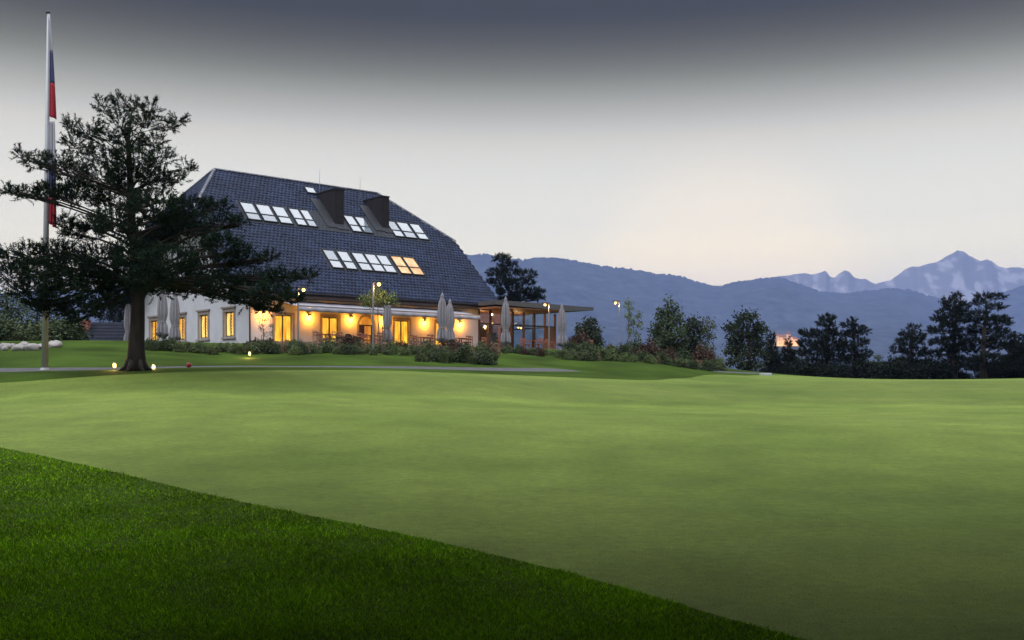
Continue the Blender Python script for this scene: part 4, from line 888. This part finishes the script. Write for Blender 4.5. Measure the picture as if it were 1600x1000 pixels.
def flag(name, label, Yt, Yb, wt, wb, bands, seed, ylow):
    zt, zb = at(0, Yt, 33.2).z - FP.z, at(0, Yb, 33.2).z - FP.z; o = empty(name, (FP.x, FP.y, FP.z + zb)); tag(o, label, 'flag', 'flags hanging limp on the flagpole')
    NU, NV = 28, 40; rg = np.random.default_rng(seed); ph = rg.uniform(0, 6, 4)
    for bi, (s0, s1, m) in enumerate(bands):
        V = []; Fc = []; nv = max(2, int(NV * (s1 - s0)) + 1)
        for j in range(nv + 1):
            s = s0 + (s1 - s0) * j / nv; w = wt + (wb - wt) * s ** 0.8
            xp = 0.05 + 0.06 * ((zt + (zb - zt) * s) / fh_ * 2 - 1) + 0.085 - 0.03 * (zt + (zb - zt) * s) / fh_
            for i in range(NU + 1):
                a = i / NU; fold = math.sin(a * 15 + ph[0] + s * 1.5) * 0.07 + math.sin(a * 7 + ph[1]) * 0.05
                V.append((xp + w * a + 0.025 * math.sin(a * 13 + ph[2]), fold * (0.35 + 0.65 * s) - 0.02, zt + (zb - zt) * s - zb - ylow * a * s * (zt - zb)))
        for j in range(nv):
            for i in range(NU): q = j*(NU+1)+i; Fc.append((q, q+1, q+NU+2, q+NU+1))
        c = np_mesh('stripe', V, Fc, m, o, True); sm = c.modifiers.new('thick', 'SOLIDIFY'); sm.thickness = 0.004
FL = {'w': mat('white_flag_cloth', (0.34, 0.34, 0.40), 0.8, 0.06, 3), 'b': mat('blue_flag_cloth', (0.035, 0.04, 0.13), 0.8, 0.1, 3), 'r': mat('red_flag_cloth', (0.30, 0.010, 0.028), 0.8, 0.1, 3)}
FL['v'] = mat('purple_shaded_cloth', (0.16, 0.10, 0.20), 0.8, 0.1, 3)
flag('flag', 'upper limp flag, blue above red, near the top of the flagpole', 30, 182, 0.03, 0.27, [(0, 0.33, FL['w']), (0.33, 0.65, FL['b']), (0.65, 1, FL['r'])], 3, 0.03)
flag('flag', 'lower limp white flag with red end half hidden by the pine', 190, 348, 0.22, 0.30, [(0, 0.42, FL['w']), (0.42, 0.74, FL['b']), (0.74, 1, FL['r'])], 5, 0.06)

# ------------------------------------------------------------------ closed parasols
def parasol_proto():
    o = empty('closed_parasol')
    mb = MB(); mb.lathe([(0.32, 0), (0.32, 0.06), (0.08, 0.09), (0.05, 0.14)], 16); mb.build('base', M['steel'], o)
    mb = MB(); mb.tube([(0, 0, 0.1), (0, 0, 3.5)], 0.03, 8); mb.build('pole', M['steel'], o)
    prof = [(0.30, 0.42), (0.27, 0.62), (0.27, 0.85), (0.235, 1.1), (0.19, 1.3), (0.225, 1.45), (0.265, 1.75), (0.27, 2.1), (0.25, 2.45), (0.22, 2.8), (0.17, 3.1), (0.115, 3.32), (0.10, 3.38), (0.13, 3.42), (0.07, 3.56), (0.02, 3.66)]
    rg = np.random.default_rng(4); jit = rg.normal(0, 0.10, 64)
    def fold(a, i, z):
        k = 0.42 if z < 1.25 else (0.15 if z < 1.5 else 0.30); k *= 1 if z < 3.2 else 0.3
        return 1 + k * math.cos(8 * a + 0.5 * math.sin(3 * a)) + (jit[int(a / 6.2832 * 64) % 64] * (1.3 if z < 0.7 else 0.5))
    cb = MB(); cb.lathe(prof, 64, fold)
    for k in range(64):   # ragged hem
        x, y, z = cb.v[k]; cb.v[k] = (x, y, z + 0.13 * math.cos(8 * 2*math.pi*k/64) + jit[k] * 0.6)
    c = cb.build('canopy', M['umbrella'], o, True)
    mb = MB(); mb.lathe([(0.215, 1.27), (0.225, 1.3), (0.215, 1.33)], 32); mb.build('strap', M['umbrella'], c, True)
    mb = MB(); mb.lathe([(0.02, 3.65), (0.03, 3.69), (0.01, 3.74)], 8); mb.build('finial', M['steel'], o, True)
    return o
pp = parasol_proto()
UM = [(254, 445, 538, 'closed grey parasol, taller of the pair by the end wall'), (273, 452, 538, 'closed grey parasol, right of the pair by the end wall'), (200, 462, 530, 'closed pale parasol half hidden behind the pine trunk'), (369, 468, 538, 'closed parasol before the rightmost end wall window'), (605, 462, 542, 'lone closed parasol right of the arched door'),
      (691, 456, 545, 'closed parasol, taller left one of the pair on the terrace'), (703, 466, 546, 'closed parasol, shorter right one of the pair on the terrace'), (790, 462, 548, 'closed parasol before the glass pavilion'), (878, 474, 553, 'closed parasol at the right end of the flat canopy')]
for i, (X, Y0, Y1, lab) in enumerate(UM):
    o = pp if i == 0 else dup(pp); d = 3.74 * F / (Y1 - Y0) * 0.92; p = at(X, Y1, d)
    hgt = (Y1 - Y0) / F * d; g_ = H(p.x, p.y); tz = g_
    lx = (np.array([p.x - HC.x, p.y - HC.y]) @ HD); ly = (np.array([p.x - HC.x, p.y - HC.y]) @ HE)
    if -1.5 < lx < 29.5 and -8.5 < ly < 0: tz = max(g_, HC.z)
    o.location = (p.x, p.y, tz); ztop = at(X, Y0, d).z; s = (ztop - tz) / 3.74; o.scale = (0.9, 0.9, s); o.rotation_euler = (0, 0, i * 1.3)
    tag(o, lab, 'parasol', 'closed parasols on the terrace')

# ------------------------------------------------------------------ street lamps
def street_lamp(X, Yt, d, lab, power, side=-1):
    g_ = gp(X, d); o = empty('street_lamp', g_); tag(o, lab, 'street lamp', 'street lamps round the clubhouse'); h = at(X, Yt, d).z - g_.z
    mb = MB(); mb.tube([(0, 0, -0.2), (0, 0, h)], 0.05, 10); mb.build('post', M['steel'], o)
    MB().box(min(0, side*0.5) - 0.05, max(0, side*0.5) + 0.05, -0.09, 0.09, h - 0.02, h + 0.05).build('head', M['iron'], o)
    mb = MB(); mb.lathe([(0.03, h - 0.19), (0.09, h - 0.16), (0.10, h - 0.08), (0.06, h - 0.023)], 14, cx=side*0.3); mb.build('lamp', M['lamp'], o, True)
    point_light('lamp_light', (side*0.3, -0.02, h - 0.3), power, (1, 0.6, 0.25), 0.08, o)
street_lamp(583, 441, 50, 'lit street lamp rising through the staked young tree', 14, 1)
street_lamp(466, 450, 54, 'lit street lamp whose head glows among the pine branch tips', 12, 1)
street_lamp(858, 474, 70, 'lit street lamp before the flat pavilion canopy', 25)
street_lamp(968, 471, 74, 'lone lit street lamp against the hazy ridge', 18)

# garden lights
def garden_light(X, d, h, lab, power):
    g_ = gp(X, d); o = empty('garden_light', g_); tag(o, lab, 'garden light', 'small garden lights by the path')
    mb = MB(); mb.tube([(0, 0, -0.1), (0, 0, h)], 0.025, 8); mb.build('post', M['iron'], o)
    mb = MB(); mb.lathe([(0.03, h), (0.05, h + 0.02), (0.05, h + 0.12), (0.03, h + 0.14)], 14); mb.build('lamp', M['spotglow'], o, True)
    mb = MB(); mb.lathe([(0.065, h + 0.143), (0.065, h + 0.16), (0.02, h + 0.18)], 14); mb.build('cap', M['iron'], o)
    point_light('lamp_light', (0, -0.14, h + 0.12), power, (1, 0.6, 0.18), 0.08, o)
garden_light(179, 32.5, 0.08, 'brightly glowing garden light left of the pine trunk', 9)
garden_light(240, 33.5, 0.0, 'small glowing garden light right of the pine trunk', 5)
garden_light(390, 45.5, 0.12, 'small glowing garden light in the bed below the end wall corner', 12)

# ------------------------------------------------------------------ terrace furniture
def chair_proto():
    o = empty('terrace_chair')
    MB().box(-0.22, 0.22, -0.22, 0.22, 0.43, 0.47).build('seat', M['chairwood'], o)
    b = MB(); b.box(-0.22, 0.22, 0.19, 0.225, 0.80, 0.88); b.box(-0.22, 0.22, 0.19, 0.225, 0.62, 0.70)
    b.build('backrest', M['chairwood'], o)
    for sx in (-1, 1):
        for sy in (-1, 1):
            l = MB(); l.tube([(sx*0.2, sy*0.2, 0), (sx*0.2, sy*0.2, 0.43 if sy < 0 else 0.9)], 0.02, 6); l.build('leg', M['chairwood'], o)
        MB().box(sx*0.24 - 0.025, sx*0.24 + 0.025, -0.22, 0.19, 0.64, 0.67).build('armrest', M['chairwood'], o)
    return o
def table_proto():
    o = empty('terrace_table'); MB().box(-0.45, 0.45, -0.45, 0.45, 0.71, 0.745).build('tabletop', M['chairwood'], o)
    for sx in (-1, 1):
        for sy in (-1, 1): MB().box(sx*0.4 - 0.03, sx*0.4 + 0.03, sy*0.4 - 0.03, sy*0.4 + 0.03, 0, 0.71).build('leg', M['chairwood'], o)
    return o
ch, tbp = chair_proto(), table_proto(); nc = 0
for i, (t, u) in enumerate(((3.2, -4.2), (6.4, -4.4), (10.6, -4.2), (13.6, -4.6), (16.8, -4.4), (20.2, -4.8), (23.0, -4.4), (25.6, -4.8))):
    near = ('by the clubhouse corner', 'below the second french window', 'right of the arched door', 'left of the parasol pair', 'under the parasol pair', 'at the end of the awning', 'before the pavilion doors', 'near the pavilion street lamp')[i]
    o = tbp if i == 0 else dup(tbp); o.location = (*hw(t, u), HC.z + 0.002); o.rotation_euler = (0, 0, HA); tag(o, f'square teak terrace table {near}', 'table', 'teak tables on the terrace')
    for k, a in enumerate((0, math.pi/2, math.pi, -math.pi/2)):
        c = ch if nc == 0 else dup(ch); nc += 1
        c.location = (*hw(t - 0.72*math.sin(a), u + 0.72*math.cos(a)), HC.z + 0.002); c.rotation_euler = (0, 0, HA + a + random.uniform(-0.12, 0.12)); tag(c, f'teak armchair on the {("house", "left", "lawn", "right")[k]} side of the terrace table {near}', 'chair', f'chairs at the table {near}')
x, y = hw(15.3, -6.0); o = empty('menu_cabinet', (x, y, HC.z + 0.002), HA); tag(o, 'tall narrow black cabinet beside the parasol pair', 'cabinet')
MB().box(-0.27, 0.27, -0.2, 0.2, 0.06, 1.05).build('body', M['black'], o); MB().box(-0.3, 0.3, -0.23, 0.23, 1.053, 1.09).build('top', M['iron'], o); MB().box(-0.22, 0.22, -0.16, 0.16, 0, 0.06).build('plinth', M['iron'], o)

# ------------------------------------------------------------------ boulders, tee marker, small posts
def boulder(X, d, w, lab, seed):
    rg = np.random.default_rng(seed); import bmesh
    bm = bmesh.new(); bmesh.ops.create_icosphere(bm, subdivisions=3, radius=1); ks = rg.normal(0, 1, (7, 3)); ph = rg.uniform(0, 6, 7); cutn = unit(rg.normal(0, 1, (9, 3))); cd = rg.uniform(0.62, 0.9, 9)
    sc = np.array([w/2, w/2*rg.uniform(0.7, 1), w/2*rg.uniform(0.55, 0.8)])
    for v in bm.verts:
        p = np.array(v.co)
        for n_, d_ in zip(cutn, cd):
            e_ = p @ n_ - d_
            if e_ > 0: p = p - n_ * e_ * 0.9
        p = p * (1 + 0.04 * sum(math.sin(k @ p * 2.5 + f_) for k, f_ in zip(ks, ph)) / 3); v.co = p * sc
    me = bpy.data.meshes.new('boulder'); bm.to_mesh(me); bm.free(); me.materials.append(M['boulder']); me.polygons.foreach_set('use_smooth', np.ones(len(me.polygons), bool))
    o = link(bpy.data.objects.new('boulder', me)); o.location = gp(X, d, sc[2] * 0.45); o.rotation_euler = (0, 0, seed); tag(o, lab, 'boulder', 'pale boulders on the grass bank')
for i, (X, d, w, lab) in enumerate(((-4, 43.5, 0.5, 'pale boulder cut by the left picture edge'), (10, 44.2, 0.62, 'pale boulder, leftmost whole one on the bank'), (7, 43.3, 0.4, 'small flat stone below the leftmost boulders'), (20, 44.6, 0.42, 'small grey stone left of the tall boulder'), (30, 43.2, 0.62, 'low brownish flat boulder on the bank'), (37, 45, 0.62, 'upright pale boulder at the back of the row'), (45, 45.4, 0.3, 'smallest white stone behind the boulders'), (50, 43.4, 0.72, 'wide domed pale boulder left of the flagpole'), (66, 44.2, 0.6, 'pale boulder directly behind the flagpole'), (85, 45, 0.72, 'pale boulder right of the flagpole, apart from the rest'))): boulder(X, d, w, lab, i + 3)
tm = empty('tee_marker', gp(295, 34.5)); tag(tm, 'small dark red marker ball on the path edge', 'marker')
mb = MB(); mb.lathe([(0.02, 0.02), (0.08, 0.05), (0.105, 0.11), (0.08, 0.17), (0.02, 0.205)], 14); mb.build('ball', M['redpaint'], tm, True)
mb = MB(); mb.tube([(0, 0, -0.1), (0, 0, 0.05)], 0.012, 6); mb.build('spike', M['iron'], tm)
kb = MB(); kb.box(-0.35, 0.35, -0.12, 0.12, -0.1, 0.14); o = kb.build('kerb_stone', M['whitepaint'], bevel=0.02); o.location = gp(1196, 58.5); tag(o, 'white kerb block where the path ends at the right', 'kerb')

# ------------------------------------------------------------------ floodlit castle on its knoll
CD = 1400.0; cb_ = at(1228, 541, CD)
kx = np.linspace(-130, 130, 40); KX, KY = np.meshgrid(kx, kx); rr = np.hypot(KX, KY); KZ = (cb_.z + 34) * np.exp(-(rr / 62) ** 2) + fbm(KX/20, KY/20, 4, 4) * 2 * np.exp(-(rr/90)**2) - 2 - 33
KZ = np.where(rr < 26, cb_.z - 0.5, KZ)
I, J = np.meshgrid(np.arange(39), np.arange(39), indexing='ij'); q = np.stack([I*40+J, I*40+J+1, (I+1)*40+J+1, (I+1)*40+J], -1).reshape(-1, 4)
o = np_mesh('castle_hill', np.stack([KX.ravel() + cb_.x, KY.ravel() + cb_.y, KZ.ravel()], -1), q, M['forest'], smooth=True); tag(o, 'wooded knoll under the floodlit castle', kind='structure')
cs = empty('castle', cb_); tag(cs, 'tiny orange floodlit castle glowing above the right hand trees', 'castle')
MB().box(-15, 9, -5, 5, -1, 13).build('main_wing', M['castle'], cs)
mb = MB(); mb.add([(-15.5, -5.6, 13), (9.5, -5.6, 13), (9.5, 5.6, 13), (-15.5, 5.6, 13), (-12, 0, 17.5), (6, 0, 17.5)], [(0, 1, 5, 4), (2, 3, 4, 5), (1, 2, 5), (3, 0, 4), (3, 2, 1, 0)]); mb.build('roof', M['castleroof'], cs)
MB().box(9, 17, -6, 3, -1, 10).build('side_wing', M['castle'], cs)
mb = MB(); mb.add([(8.7, -6.4, 10), (17.4, -6.4, 10), (17.4, 3.4, 10), (8.7, 3.4, 10), (13, -1.5, 14.5)], [(0, 1, 4), (1, 2, 4), (2, 3, 4), (3, 0, 4), (3, 2, 1, 0)]); mb.build('roof', M['castleroof'], cs)
for x_, h_ in ((-15, 15), (2, 17)):
    mb = MB(); mb.lathe([(3, -1), (3, h_)], 16, cx=x_, cy=-5); tw = mb.build('tower', M['castle'], cs)
    mb = MB(); mb.lathe([(3.5, h_), (0.1, h_ + 6)], 16, cx=x_, cy=-5); mb.build('tower_roof', M['castleroof'], tw)
for k in range(6):
    for r_ in range(2): MB().box(-11 + 3*k, -9.8 + 3*k, -5.08, -5.003, 3 + 5*r_, 5 + 5*r_).build('window', M['castlewin'], cs)
for x_ in (-12, -3, 6, 14): point_light('floodlight', (x_, -13, 1.5), 900, (1, 0.36, 0.05), 0.5, cs)
